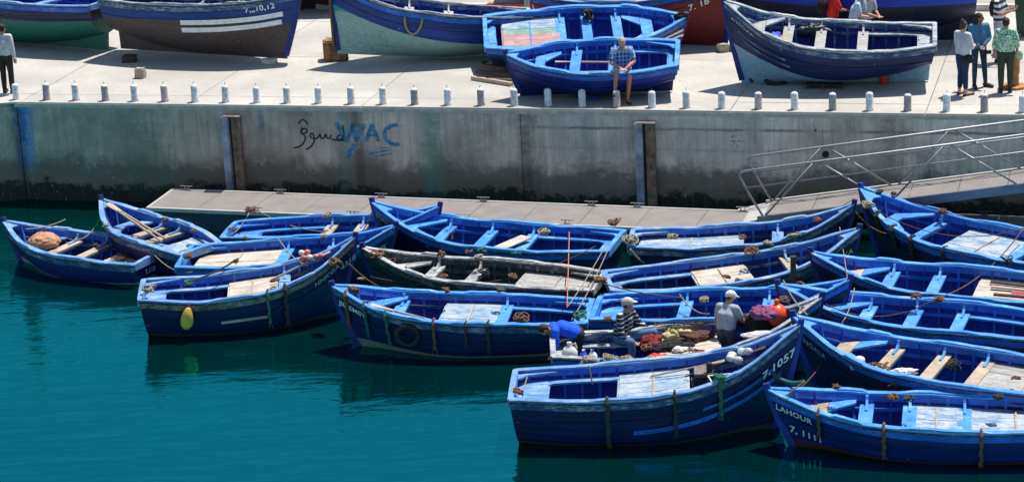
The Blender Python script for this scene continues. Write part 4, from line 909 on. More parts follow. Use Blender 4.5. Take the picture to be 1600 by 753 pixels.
    if cap:
        c = MB(); c.ell(hd+HM @ V((-.008, 0, .052)), (.102, .084, .078), HM, 16, 8); limb(c, hd+HM @ V((-.05, 0, .03)), hd+HM @ V((.05, 0, .03)), .075, .07)
        c2 = fuse(c, .011, cap, 'cap', t, 1)
        if hairstyle != 'flatcap': MB().prism([hd+HM @ V(p) for p in ((.07, -.06, .045), (.13, -.055, .035), (.165, -.025, .027), (.172, 0, .025), (.165, .025, .027), (.13, .055, .035), (.07, .06, .045))], HM @ V((0, 0, .010))).build('peak', cap, c2)
        else: MB().prism([hd+HM @ V(p) for p in ((.06, -.06, .04), (.115, -.04, .03), (.125, 0, .028), (.115, .04, .03), (.06, .06, .04))], HM @ V((0, 0, .014))).build('peak', cap, c2)
        c = MB(); c.ell(hd+HM @ V((-.028, 0, .0)), (.078, .076, .075), HM, 14, 8); fuse(c, .011, hm, 'hair', t, 1)
    else:
        c = MB(); c.ell(hd+HM @ V((-.018, 0, .038)), (.096, .084, .088), HM, 16, 10)
        if hairstyle == 'bun': c.ell(hd+HM @ V((-.05, 0, .125)), (.045, .045, .04), HM, 10, 8); c.ell(hd+HM @ V((-.045, 0, .0)), (.07, .078, .08), HM)
        if hairstyle == 'long': c.ell(hd+HM @ V((-.055, 0, -.03)), (.065, .085, .13), HM); c.ell(hd+HM @ V((-.09, .0, -.10)), (.05, .07, .10), HM)
        if hairstyle == 'short': c.ell(hd+HM @ V((-.038, 0, .0)), (.072, .078, .075), HM)
        fuse(c, .011, hm, 'hair', t, 1)
    return t
black = cloth('black_cloth', (.012, .012, .014)); navy = cloth('navy_cloth', (.012, .025, .09)); jean = cloth('blue_jeans', (.08, .17, .32)); pale = cloth('pale_cloth', (.55, .50, .52))
shoe_b = plain('black_shoe', (.015, .015, .017), .5); sandal = plain('sandal', (.05, .03, .02), .7)
# ashore
px = lambda x, y: P(x, y, HQ)
person('man seen from behind in a pale shirt and black trousers, far left', px(14, 146), R(75), dict(wrL=(.03, .20, .86), wrR=(.0, -.24, .86)), 'tan', pale, 'long', black, shoes=shoe_b, bulk=1.08, scale=1.0)
person('person in an orange top and black trousers cut off by the upper left corner', px(3, 78), R(-60), dict(wrL=(.05, .25, .85)), 'tan', cloth('orange_cloth', (.62, .14, .06)), 'short', black, shoes=shoe_b)
person('woman with her hair in a bun, pale hoodie, navy trousers and black shoulder bag', px(1504, 149), R(35), dict(elL=(.05, .23, 1.12), wrL=(.24, .10, 1.13), elR=(.05, -.23, 1.12), wrR=(.25, -.08, 1.10), kneL=(.03, .08, .5), kneR=(.0, -.07, .5)), 'fair', cloth('hoodie', (.55, .52, .56)), 'long', navy, 'crop', shoes=sandal, hair=(.05, .03, .02), hairstyle='bun', scale=.985, hyaw=R(10))
person('woman with long dark hair in a denim jacket and dark jeans', px(1529, 137), R(-80), dict(elL=(.02, .24, 1.12), wrL=(.16, .05, .98), elR=(.02, -.24, 1.12), wrR=(.17, -.05, .97), ankL=(-.02, .17, .085), toeL=(.13, .26, .03), kneL=(0, .13, .5)), 'dark', cloth('denim_jacket', (.06, .17, .30)), 'long', cloth('dark_jeans', (.012, .04, .09)), shoes=shoe_b, hair=(.012, .008, .007), hairstyle='long', scale=1.0, hyaw=R(55), legw=.85)
person('person seen from behind in a green and white patterned top and dark trousers', px(1571, 145), R(80), dict(elL=(-.01, .25, 1.11), wrL=(.06, .26, .88), elR=(-.02, -.25, 1.12), wrR=(.08, -.24, .9)), 'tan', cloth('green_leaf', (.07, .30, .13), 'leaf', (.62, .72, .62)), 'three', cloth('olive_cloth', (.03, .045, .03)), shoes=shoe_b, hair=(.03, .012, .008), scale=.99, bulk=1.12, legw=1.05)
person('man in a navy and white striped shirt and pale jeans with both hands raised', px(1561, 97), R(-35), dict(elL=(.08, .22, 1.13), wrL=(.30, .10, 1.24), elR=(.10, -.20, 1.13), wrR=(.32, -.05, 1.22)), 'tan', cloth('wide_stripe', (.015, .02, .05), 'wide', (.62, .62, .64)), 'short', cloth('pale_jeans', (.30, .36, .44)), shoes=shoe_b, scale=1.02)
person('person in a red top behind the large navy boat', px(1302, 88), R(15), dict(elL=(.12, .20, 1.14), wrL=(.30, .12, 1.10), elR=(.12, -.2, 1.14), wrR=(.32, -.08, 1.08)), 'tan', cloth('red_cloth', (.72, .02, .02)), 'short', black, shoes=shoe_b)
person('person in a pale blue shirt leaning forward behind the large navy boat', px(1333, 93), R(-10), dict(che=(.06, 0, 1.18), nck=(.14, 0, 1.38), hd=(.20, 0, 1.50), shL=(.12, .18, 1.33), shR=(.12, -.18, 1.33), elL=(.18, .2, 1.08), wrL=(.36, .1, 1.03), elR=(.18, -.2, 1.08), wrR=(.38, -.1, 1.03)), 'fair', cloth('pale_blue_cloth', (.42, .56, .68)), 'short', jean, shoes=shoe_b, hair=(.25, .2, .16))
person('person in a grey T-shirt with bare forearms behind the large navy boat', px(1352, 90), R(-45), dict(che=(.04, 0, 1.2), nck=(.10, 0, 1.4), hd=(.15, 0, 1.53), shL=(.09, .18, 1.35), shR=(.09, -.18, 1.35), elL=(.16, .2, 1.10), wrL=(.36, .06, 1.03), elR=(.16, -.2, 1.10), wrR=(.38, -.04, 1.03)), 'tan', cloth('grey_tee', (.34, .38, .44)), 'short', jean, shoes=shoe_b)
# sitting on the small boat's near gunwale
g0 = P(976, 163, HQ)
st = dict(pel=(-.34, 0, .70), che=(-.28, 0, .99), nck=(-.19, 0, 1.20), hd=(-.11, 0, 1.32), hipL=(-.34, .10, .70), kneL=(.04, .13, .66), ankL=(-.08, .08, .10), toeL=(.10, .11, .03), hipR=(-.34, -.10, .70), kneR=(.04, -.16, .74), ankR=(.06, -.20, .33), toeR=(.22, -.24, .27),
          shL=(-.21, .18, 1.15), elL=(-.10, .25, .90), wrL=(.08, .05, .80), shR=(-.21, -.18, 1.15), elR=(-.10, -.25, .90), wrR=(.08, -.07, .81))
person('man in a flat cap, blue checked shirt and shorts sitting on the small blue boat', g0, R(-88), st, 'red', cloth('blue_check', (.02, .10, .32), 'check', (.45, .62, .78)), 'short', cloth('shorts_blue', (.22, .38, .55)), 'shorts', shoes=sandal, cap=cloth('beige_cap', (.45, .33, .20)), hairstyle='flatcap', hpitch=R(38), scale=1.04)
# fishermen in the moored boat
ZB = -.14
person('fisherman in a bright blue shirt bending down at the stern of the working boat', P(905, 590, ZB), R(185), dict(pel=(-.02, 0, .88), che=(.27, 0, 1.00), nck=(.47, 0, 1.02), hd=(.60, 0, .99), hipL=(-.02, .09, .87), hipR=(-.02, -.09, .87), kneL=(.03, .11, .48), kneR=(.03, -.11, .48), shL=(.42, .18, 1.0), elL=(.42, .22, .74), wrL=(.50, .10, .53), shR=(.42, -.18, 1.0), elR=(.40, -.20, .74), wrR=(.47, -.08, .55)), 'tan', cloth('bright_blue_cloth', (.005, .09, .75)), 'three', black, shoes=shoe_b, hair=(.02, .012, .008), hpitch=R(75), bulk=1.08)
person('fisherman in a white cap and grey T-shirt standing with his back turned', P(1136, 586, ZB), R(58), dict(che=(.05, 0, 1.19), nck=(.13, 0, 1.40), hd=(.20, -.02, 1.525), shL=(.10, .18, 1.34), elL=(.14, .26, 1.08), wrL=(.22, .30, .93), shR=(.10, -.18, 1.34), elR=(.20, -.24, 1.10), wrR=(.38, -.30, .93)), 'red', cloth('grey_tee2', (.36, .40, .46)), 'short', cloth('slate_cloth', (.05, .06, .10)), shoes=shoe_b, cap=cloth('white_cap', (.7, .7, .68)), hyaw=R(-45), hpitch=R(20), bulk=1.12, scale=.96)
person('fisherman in a pale cap, striped navy jumper and jeans sitting in the working boat', P(978, 580, ZB), R(-32), dict(pel=(-.05, 0, .64), che=(.0, 0, .93), nck=(.05, 0, 1.12), hd=(.09, 0, 1.255), hipL=(-.05, .10, .62), hipR=(-.05, -.10, .62), kneL=(.46, .22, .72), kneR=(.30, -.30, .68), ankL=(.50, .24, .27), ankR=(.30, -.32, .24), toeL=(.66, .26, .22), toeR=(.45, -.36, .19), shL=(.03, .19, 1.07), elL=(.14, .30, .82), wrL=(.36, .26, .74), shR=(.03, -.19, 1.07), elR=(.08, -.27, .80), wrR=(.28, -.20, .66)), 'tan', cloth('navy_stripe', (.012, .018, .05), 'stripe', (.6, .6, .6)), 'long', jean, shoes=shoe_b, cap=cloth('grey_cap', (.45, .46, .42)), hyaw=R(35), bulk=1.15, scale=1.06)

# ---------------------------------------------------------------- things on and around the boats
def lump(c, r, mat, name, label, cat, seed=0, rough=.25, flat=.0, M3=None, nu=22, nv=14, group=None, fold=7):
    if nu == 22: nu, nv = 44, 28
    b = MB().ell((0, 0, 0), r, None, nu, nv); vs = []; off = V((seed*3.1, seed*1.7, 0))
    for x, y, z in b.v:
        d = V((x/r[0], y/r[1], z/r[2])); q = V((x, y, z))*(fold*.9)+off
        k = 1+rough*(1.3*mnoise.noise(q*.6)+1.0*(abs(mnoise.noise(q*1.6))*2-.5)+.55*mnoise.noise(q*4))
        p = V((x, y, z))*max(.3, k)
        if flat and p.z < -r[2]*flat: p.z = -r[2]*flat
        vs.append(Vector(c)+(M3 @ p if M3 else p))
    b.v = [tuple(v) for v in vs]; o = b.build(name, mat, None, smooth=True); tag(o, label, cat, group); return o
def bpt(bt, t, yf, dz=0, deck=.165):                # a point in a boat: t along, yf of the half beam towards the near side
    return bt.world(V((bt.L*t, bt.near*bt.beam(t)*yf, bt.sheer0(t)-deck+dz)))
# A
lump(bpt(bA, .73, .05, .14, .22), (.34, .27, .20), plain('orange_sacking', (.52, .25, .14), .9, .25, 12), 'sack', 'orange-brown sack slumped in the bow of the far left boat', 'sack', 3, .14, .6)
tangle(bpt(bA, .22, -.1, .02), .26, M['rope_brown'], 'brown rope tangle on the bare wood stern deck of the far left boat', .012, 70, .25)
coil(bpt(bA, .06, -.7, .10), .10, M['rope_brown'], 'small brown rope coil on the transom corner of the far left boat', 3, .015)
# B oars
def oar(a, b, label, blade=.5, rr=.024, mt='wood'):
    a = V(a); b = V(b); d = (b-a).normalized(); t = MB().tube([a, a.lerp(b, .5), b-d*blade], [rr, rr*1.1, rr], 8).build('oar', M[mt]); tag(t, label, 'oar', 'wooden oars lying in the boats')
    s_ = d.cross(V((0, 0, 1))).normalized(); u_ = s_.cross(d)
    MB().prism([b-d*blade-s_*.03-u_*.01, b-s_*.07-u_*.01, b+s_*.07-u_*.01, b-d*blade+s_*.03-u_*.01], u_*.02).build('blade', M[mt], t); return t
oar(bpt(bB, .30, .35, .12), bpt(bB, .90, .35, .30), 'thicker bare wood oar leaning into the bow of the boat facing the wall', .4)
oar(bpt(bB, .34, .1, .12), bpt(bB, .88, .25, .32), 'thinner bare wood oar beside the thicker one in the boat facing the wall', .4)
oar(bpt(bI, .50, .80, .06), bpt(bI, .84, .62, .16), 'long pale oar along the near side of the boat with the tyre', .5)
oar(bpt(bC, .22, .2, -.2), bpt(bC, .75, .1, -.1), 'oar lying on the floor of the boat alongside the pontoon', .5)
oar(bpt(bN, .60, -.25, .06), bpt(bN, .88, -.40, .10), 'oar reaching into the bow of the front boat marked 1057, beside the floats', .3, .016, 'dark_wood')
oar(bpt(bN, .48, -.55, .04), bpt(bN, .74, -.62, .08), 'farther oar along the far side of the front boat marked 1057', .3, .016)
oar(bpt(bE, .60, -.25, .10), bpt(bE, .88, -.30, .2), 'oar poking out under the red floats of the boat with the yellow fender', .3)
oar(bpt(bT5, .28, -.15, -.05), bpt(bT5, .72, -.2, -.02), 'grey oar across the thwarts of the small blue boat ashore', .4)
oar(bpt(bT5, .30, .25, -.1), bpt(bT5, .60, .25, -.1), 'short oar on the floor of the small blue boat ashore', .3)
# loose planks
def plank(a, b, w_, mat, label, h=.025, up=(0, 0, 1), cat='plank', group=None):
    o = MB().bar(a, b, w_, h, up).build('loose_plank', mat); tag(o, label, cat, group); return o
plank(bpt(bG, .47, .65, .05), bpt(bG, .385, -.35, .10), .30, M['deck_wood'], 'loose bare wood board lying across the clean bright blue boat by the pontoon')
for k, (t0, t1, y, mt, lb) in enumerate(((.13, .36, -.62, 'dark_wood', 'dark timber strip farthest across the wood deck at right'), (.12, .35, -.32, 'wood', 'bare timber strip second across the wood deck at right'), (.14, .27, -.02, 'red_board', 'red painted board on the wood deck at right'), (.10, .36, .34, 'wood', 'nearest bare timber strip on the wood deck at right'), (.20, .33, .14, 'dark_wood', 'short dark batten beside the red board at right'))):
    if mt == 'red_board': M[mt] = paint('red_board', (.42, .03, .05), amount=.3)
    plank(bpt(bR, t0, y, .045), bpt(bR, t1, y+.04, .045), .09 if mt != 'red_board' else .22, M[mt], lb, .035, group='timber strips on the wood deck of the boat at right')
# yellow fender on E
M['yellow_fender'] = plain('ochre_fender', (.58, .36, .05), .6, .25, 5, 0, .1)
fp = bE.on_hull(bE.L*.215, bE.sheer(.215)-.26, bE.near, .10)
b = MB(); b.lathe([(.02, .22), (.05, .20), (.10, .08), (.13, -.04), (.12, -.15), (.06, -.23), (.01, -.245)], (0, 0, 0), 14); o = b.build('fender', M['yellow_fender'], smooth=True); o.location = bE.world(fp); o.rotation_euler = (R(6), R(12), 0); tag(o, 'yellow tapered fender hanging on the side of the navy boat', 'fender')
MB().tube([(0, 0, .2), (.0, .04, .32)], .01, 6).build('lanyard', M['rope_pale'], o)
MB().box((0, 0, 0), (.9, .02, .05)).build('wood_patch', M['wood'], bE.root).matrix_local = Matrix.Translation(bE.on_hull(bE.L*.47, bE.sheer0(.4)-.42, bE.near, .012)) @ Matrix.Rotation(R(2), 4, 'Z') @ Matrix.Rotation(R(-3), 4, 'Y')
# floats on E
fc = bpt(bE, .80, -.2, .26)
k = 0
for r_ in range(3):
    for c_ in range(4 if r_ < 2 else 2):
        p = fc+V((-.22+.115*c_+.05*(r_ % 2), -.11*(r_ % 2)+.02*c_, .10*r_*.75)); col = [M['pink_float'], M['pink_float'], M['white_plastic']][(r_+c_) % 3]
        o = MB().lathe([(.012, -.06), (.045, -.045), (.055, 0), (.045, .045), (.012, .06)], (0, 0, 0), 10).build('float', col, smooth=True); o.location = p; o.rotation_euler = (R(90), R(10*c_), R(60))
        nm = ['lowest', 'middle', 'top'][r_]; tag(o, '%s float, %s from left in the %s row of the float bunch' % ('white' if col is M['white_plastic'] else 'faded red', ['first', 'second', 'third', 'fourth'][c_], nm), 'float', 'net floats bunched on the bow'); k += 1
# floats, crate and engine in N
wf = [(.765, .05, .10, 'white_plastic', 'upper round white float in the front boat marked 1057'), (.760, .30, .12, 'white_plastic', 'lower round white float in the front boat marked 1057'), (.80, .10, .12, 'white_plastic', 'pale ribbed float beside the green rope in the front boat'), (.82, .30, .12, 'pale_grey', 'grey float nearest the green rope in the front boat'), (.785, .5, .08, 'pale_grey', 'small grey float low in the bow of the front boat')]
M['pale_grey'] = plain('pale_grey_plastic', (.42, .44, .5), .5, .2, 6)
for t_, y_, z_, mt, lb in wf:
    o = MB().lathe([(.02, -.10), (.07, -.08), (.085, -.03), (.078, 0), (.085, .03), (.07, .08), (.02, .10)], (0, 0, 0), 14).build('float', M[mt], smooth=True); o.location = bpt(bN, t_, y_-.3, z_+.14); o.rotation_euler = (R(80), R(20), R(30)); o.scale = (.8,)*3; tag(o, lb, 'float', 'floats in the bow of the front boat')
e = empty('engine', bpt(bN, .665, .0, -.30), (0, 0, bN.yaw)); tag(e, 'black boxy engine standing in the middle of the front boat marked 1057', 'engine')
MB().box((0, 0, .22), (.34, .36, .44)).build('engine_block', M['rubber'], e); MB().box((-.02, .0, .47), (.28, .42, .06)).build('cover', M['rust_steel'], e); MB().lathe([(.05, 0), (.05, .16), (.03, .18)], (.1, -.12, .5), 10).build('exhaust_pipe', M['rubber'], e); MB().lathe([(.14, -.02), (.14, .02)], (0, 0, 0), 14).build('flywheel', M['rust_steel'], e).matrix_local = Matrix.Translation(V((-.19, 0, .22))) @ Matrix.Rotation(R(90), 4, 'Y')
cb = empty('crate', bpt(bN, .745, .50, -.05), (0, 0, bN.yaw+R(12))); tag(cb, 'shallow green crate with a white rim in the bow of the front boat', 'crate')
cg = plain('crate_green', (.02, .07, .05), .6); MB().box((0, 0, .0), (.60, .30, .02)).build('base', cg, cb)
for dx, dy, sx_, sy_ in ((0, .15, .62, .02), (0, -.15, .62, .02), (.30, 0, .02, .3), (-.30, 0, .02, .3)): 
    q = MB().box((dx, dy, .06), (sx_, sy_, .12)).build('side', cg, cb); MB().box((dx, dy, .125), (sx_, sy_+.006, .012)).build('rim', M['white_plastic'], q)
# orange buoy, tyres, jugs, piles in M
o = MB().ell((0, 0, 0), (.205, .205, .215), None, 22, 16).build('buoy', M['orange'], smooth=True); o.location = P(1214, 492, .98); tag(o, 'large round orange buoy in the bow of the fishermen\'s boat', 'buoy'); MB().lathe([(.05, .23), (.045, .29), (.02, .31)], n=10).build('eye', M['orange'], o)
def tyre(loc, R3, label, r=.24, mat=None):
    rw = []
    for i in range(26):
        a = 2*math.pi*i/26; c_, s_ = math.cos(a), math.sin(a); ring = []
        for q in range(10):
            bq = 2*math.pi*q/10; rr = r+.055*math.cos(bq)*(1.0 if math.cos(bq) > 0 else .8); tread = .006*(1 if (i % 2) else -1) if math.cos(bq) > .7 else 0
            ring.append(V(((rr+tread)*c_, (rr+tread)*s_, .06*math.sin(bq))))
        rw.append(ring)
    rw.append(rw[0]); o = MB().grid(rw, True).build('tyre', mat or M['rubber'], smooth=True); o.matrix_world = Matrix.Translation(loc) @ R3.to_4x4(); tag(o, label, 'tyre'); return o
tp = bI.on_hull(bI.L*.685, bI.sheer0(.66)-.30, bI.near, .085); tyre(bI.world(tp), Matrix.Rotation(bI.yaw, 3, 'Z') @ Matrix.Rotation(R(80), 3, 'X'), 'black tyre fender hanging on the long navy boat', .20)
tp = bM.on_hull(bM.L*.14, bM.sheer0(.14)-.22, bM.near, .085); tyre(bM.world(tp), Matrix.Rotation(bM.yaw, 3, 'Z') @ Matrix.Rotation(R(82), 3, 'X'), 'grey faded tyre squeezed between the working boat and the front boat', .24, plain('grey_rubber', (.20, .18, .18), .8))
tp = P(690*1+0, 0, 0)
def jug(loc, mat, capm, label, s_=1.0, yaw=0):
    o = MB().lathe([(.10, 0), (.125, .02), (.125, .16), (.09, .22), (.035, .25), (.035, .28)], n=16).build('jerrycan', mat, smooth=True); o.location = loc; o.scale = (s_, s_*.8, s_); o.rotation_euler = (0, 0, yaw); tag(o, label, 'jerrycan')
    MB().lathe([(.04, .275), (.04, .31)], n=10).build('cap', capm, o); MB().tube([(.03, 0, .26), (.09, 0, .29), (.115, 0, .2)], .014, 6).build('handle', mat, o); return o
jug(bpt(bM, .065, .45, -.0), M['white_plastic'], M['white_plastic'], 'rounded white plastic jug at the bending fisherman\'s hands', 1.15)
jug(bpt(bM, .115, .42, -.0), plain('blue_plastic', (.01, .06, .6), .4), M['white_plastic'], 'small blue container right of the white jug', .7, 1)
jug(bpt(bM, .15, .45, -.0), M['white_plastic'], plain('blue_plastic', (.01, .06, .6), .4), 'small white container with a blue cap beside the blue one', .75, 2)
net_black = plain('black_net', (.012, .011, .013), .95, .5, 30, 0, 1); net_brown = plain('brown_net', (.10, .045, .035), .95, .5, 30, 0, 1)
lump(bpt(bM, .44, -.15, .05), (.40, .17, .09), net_black, 'clothing', 'black jacket crumpled between the two fishermen', 'clothing', 5, .3, .5)
lump(bpt(bM, .53, -.55, .06), (.38, .20, .12), net_brown, 'net', 'heap of reddish brown netting left of the standing fisherman', 'net', 8, .3, .5)
lump(bpt(bM, .46, -.62, .12), (.28, .14, .10), plain('khaki_cloth', (.50, .43, .20), .95, .3, 9), 'cloth', 'yellowish khaki cloth lying over the nets', 'cloth', 9, .35, .4)
lump(bpt(bM, .37, -.45, .08), (.20, .22, .12), plain('maroon_net', (.20, .02, .02), .95, .5, 30, 0, 1), 'net', 'dark red netting right of the striped jumper', 'net', 12, .35, .5)
lump(bpt(bM, .385, .55, .06), (.22, .12, .09), plain('red_bag', (.75, .01, .01), .7, .2, 9), 'bag', 'bright red bag in front of the seated fisherman', 'bag', 2, .25, .5)
lump(bpt(bM, .33, .66, .05), (.13, .10, .06), plain('cream_cloth', (.62, .52, .36), .9, .2, 9), 'bag', 'cream bundle beside the bright red bag', 'bag', 4, .15, .5)
lump(bpt(bM, .21, .98, .18), (.20, .11, .10), plain('slate_plastic', (.12, .15, .20), .6, .5, 9), 'bag', 'slate grey plastic bag on the gunwale below the seated fisherman', 'bag', 14, .3, .5)
tangle(bpt(bM, .13, 1.0, .17), .09, M['rope_pale'], 'pale rope knot left of the slate bag on the gunwale', .022, 50)
tangle(bpt(bM, .27, 1.0, .17), .12, M['rope_pale'], 'pale brown rope right of the slate bag on the gunwale', .020, 50)
lump(P(1187, 522, .62), (.26, .22, .46), net_black, 'net', 'tall dark heap of black netting left of the orange buoy', 'net', 21, .2, .8, fold=5)
lump(P(1163, 500, .80), (.24, .15, .12), cloth('dark_tarp', (.02, .02, .022)), 'sack', 'dark sack leaning over the standing fisherman\'s right hand', 'sack', 24, .15, .7)
lump(P(1193, 490, 1.05), (.24, .20, .13), cloth('plaid', (.30, .02, .05), 'check', (.10, .12, .35)), 'cloth', 'red and blue plaid cloth on the dark net heap', 'cloth', 23, .25, .6)
lump(bpt(bM, .77, .42, .10), (.42, .12, .06), plain('pale_sack', (.50, .48, .48), .9, .25, 9), 'sack', 'long pale sack along the near gunwale below the orange buoy', 'sack', 31, .15, .5)
tangle(bpt(bM, .53, .35, .02), .16, M['rope_brown'], 'rusty loops of line on the pale hatch between the fishermen', .009, 60, .3)
lump(bpt(bM, .47, .1, .05), (.16, .10, .05), plain('white_rag', (.66, .64, .62), .9, .2, 9), 'cloth', 'white rag on the black jacket in the working boat', 'cloth', 41, .3, .5)
# small boats ashore: oddments
lump(bpt(bT7, .755, .1, .05, .28), (.16, .12, .13), plain('bag_blue', (.03, .08, .55), .6, .2), 'bag', 'blue bag in the bow of the large navy boat', 'bag', 51, .2, .5)
lump(bpt(bT7, .775, .35, .05, .28), (.11, .10, .08), plain('bag_red', (.6, .02, .03), .6, .2), 'bag', 'small red bag in the bow of the large navy boat', 'bag', 52, .2, .5)
o = MB().prism([bpt(bT7, .735, .25, .08, .28), bpt(bT7, .715, .05, .14, .28), bpt(bT7, .69, .3, .10, .28), bpt(bT7, .71, .5, .06, .28)], (0, 0, .05)).build('cardboard', plain('cardboard', (.42, .30, .17), .9)); tag(o, 'torn piece of brown cardboard in the large navy boat', 'cardboard')
lump(bT7.world(V((bT7.L*.60, -bT7.near*(bT7.beam(.6)-.16), bT7.sheer0(.6)-.22))), (.40, .13, .17), plain('black_tarp', (.02, .025, .035), .5, .5, 6), 'tarpaulin', 'black tarpaulin slung on the far side of the large navy boat', 'tarpaulin', 61, .25, M3=Matrix.Rotation(bT7.yaw, 3, 'Z'))
tangle(bpt(bT4, .52, -.6, .06), .14, M['rope_dark'], 'black rope hanging over a thwart of the boat with pink and green planks', .022, 50, 1.6)
# bow bundle of T4
bw = bT4.world(V((bT4.L*.985, 0, bT4.hb+.02))); lump(bw, (.16, .12, .11), net_black, 'cloth', 'black cloth and rope wrapped round the bow of the pink and green planked boat', 'cloth', 71, .3)
for k_, o_ in enumerate((.16, .30)): bT4.stripe(bT4.L*.78, bT4.L*.985, .10+o_, .1+o_, .07, M['white_paint'], follow=True, off=.027)
bT4.stripe(bT4.L*.78, bT4.L*.985, .33, .33, .06, M['rubber'], follow=True, off=.025)

# supports and clutter on the quay
def rock(loc, s_, mat, label, name='stone', seed=1, cat='stone'):
    bm = bmesh.new(); bmesh.ops.create_cube(bm, size=2); bmesh.ops.bevel(bm, geom=bm.edges[:], offset=.2, segments=2, affect='EDGES'); bmesh.ops.subdivide_edges(bm, edges=bm.edges[:], cuts=1)
    rnd = random.Random(seed)
    for v in bm.verts: v.co = V((v.co.x*s_[0], v.co.y*s_[1], v.co.z*s_[2]))*(1+rnd.uniform(-.09, .09))
    me = bpy.data.meshes.new(name); bm.to_mesh(me); bm.free(); me.materials.append(mat); o = link(name, me); o.location = V(loc)+V((0, 0, s_[2]*.92)); o.rotation_euler = (0, 0, rnd.uniform(-.3, .3)); tag(o, label, cat); return o
rock(P(220, 122, HQ), (.12, .09, .13), M['stone'], 'lone tan boulder on the quay below the striped boat', seed=3)
rock(P(421, 100, HQ), (.20, .10, .07), plain('white_stone', (.5, .48, .43), .95, .3, 9, 0, 1), 'flat pale stone propping the bow of the striped boat', seed=4)
rock(P(203, 97, HQ), (.17, .14, .09), M['dark_wood'], 'dark block under the stern of the striped boat', 'timber_block', 5, 'block')
rock(P(526, 93, HQ), (.30, .26, .27), M['brick_stone'], 'square orange-brown stone block under the bow rope', 'stone_block', 6, 'block')
rock(P(1130, 81, HQ), (.14, .12, .10), M['stone'], 'small tan block between the red-bottomed boat and the navy one', seed=7)
o = MB().box((0, 0, .04), (.18, .12, .08)).build('wood_block', plain('blue_block', (.01, .05, .4), .8)); o.location = P(926, 156, HQ); o.rotation_euler = (0, 0, .2); tag(o, 'small blue painted block under the small blue boat', 'block')
lump(P(1180, 127, HQ)+V((0, 0, .08)), (.26, .2, .14), net_brown, 'net', 'brown net bundle under the bow of the large navy boat', 'net', 81, .3, .6)
tyre(P(1213, 130, HQ)+V((0, 0, .10)), Matrix.Rotation(R(20), 3, 'X'), 'black tyre lying under the large navy boat', .24)
t = empty('pallet', P(1288, 136, HQ), (0, 0, R(-14))); tag(t, 'dark timber pallet under the large navy boat', 'pallet')
for i in range(5): MB().box((0, -.2+.1*i, .09), (.8, .07, .025)).build('slat', M['dark_wood'], t)
for i in (-.35, 0, .35): MB().box((i, 0, .038), (.08, .48, .075)).build('bearer', M['dark_wood'], t)
o = MB().lathe([(.08, 0), (.10, .02), (.11, .15), (.10, .19)], n=14).build('bucket', plain('red_plastic', (.5, .04, .02), .5)); o.location = P(1381, 131, HQ); tag(o, 'red bucket in the shade under the stern of the large navy boat', 'bucket')
for i, (x0, y0, x1, y1, w_) in enumerate(((738, 121, 800, 131, .10), (745, 116, 795, 121, .12), (752, 110, 792, 117, .10), (760, 124, 800, 126, .09))):
    lb = ['longest round timber end sticking out left of the small blue boat', 'second rotten timber of the pile by the small blue boat', 'topmost rotten timber of the pile by the small blue boat', 'lowest rotten timber close to the small blue boat'][i]
    o = MB().bar(P(x0, y0+4, HQ)+V((0, 0, .05+.07*(i % 3))), P(x1, y1+4, HQ)+V((0, 0, .05+.07*(i % 3))), w_, .08).build('timber', M['wood'] if i == 0 else plain('rotten_wood', (.13, .075, .045), .9, .5, 14, 0, 1)); tag(o, lb, 'timber', 'rotten timbers beside the small blue boat')
tangle(P(757, 112, HQ)+V((0, 0, .2)), .08, M['rope_dark'], 'rusty wire loop on the rotten timbers', .012, 40)
plank(P(905, 154, HQ)+V((0, 0, .04)), P(958, 146, HQ)+V((0, 0, .04)), .07, M['wood'], 'bare batten under the small blue boat', .05)
# post and wooden bollard, waste bin, pole
o = MB().lathe([(.30, 0), (.30, .05), (.12, .06), (.11, .30), (.13, .34), (.13, .75), (.10, .80), (.02, .82)], n=16).build('mooring_post', plain('rusty_post', (.36, .17, .06), .85, .35, 9)); o.location = P(1584, 137, HQ); tag(o, 'orange-brown rusty mooring post behind the person in green', 'post')
t = empty('waste_bin', P(1606, 56, HQ), (0, 0, R(-10))); tag(t, 'dark green waste bin at the upper right edge', 'bin'); gbm = plain('bin_green', (.012, .07, .035), .6, .2)
MB().lathe([(.26, .05), (.33, .95), (.35, 1.0)], n=4).build('bin_body', gbm, t); MB().box((0, 0, 1.04), (.58, .58, .06)).build('lid', gbm, t)
for s_ in (1, -1): MB().lathe([(.07, -.03), (.07, .03)], n=10).build('wheel', M['rubber'], t).matrix_local = Matrix.Translation(V((s_*.2, .2, .07))) @ Matrix.Rotation(R(90), 4, 'Y')
o = MB().tube([P(825, 40, HQ), P(825, 40, HQ)+V((0, 0, 2.2))], .07, 12).build('lamp_post', M['steel']); tag(o, 'grey metal post between the boat on the stone block and the tilted boats', 'post')
o = MB().tube([P(463, 28, HQ), P(463, 28, HQ)+V((0, 0, 1.6))], .045, 10).build('timber_post', M['wood']); tag(o, 'bare wooden prop beside the striped boat\'s bow', 'post')
lump(P(292, 6, HQ)+V((0, 0, .1)), (1.0, .7, .35), plain('straw_net', (.42, .30, .08), .95, .5, 30, 0, 1), 'net', 'pile of yellow netting at the top edge behind the striped boat', 'net', 91, .2, .4)
wp = P(1238, 463, .55); o = MB().bar(wp-V((0, 0, .9)), wp+V((.03, 0, .78)), .10, .10).build('wooden_pole', plain('grey_pole', (.06, .055, .055), .9, .4, 9)); tag(o, 'dark square wooden pole standing between the moored boats', 'pole')
MB().box(wp+V((.03, 0, .79)), (.12, .12, .03)).build('pole_cap', M['rope_dark'], o)
tangle(wp+V((.12, -.02, .12)), .17, M['rope_brown'], 'thick brown rope lashing beside the wooden pole', .026, 50, .7)
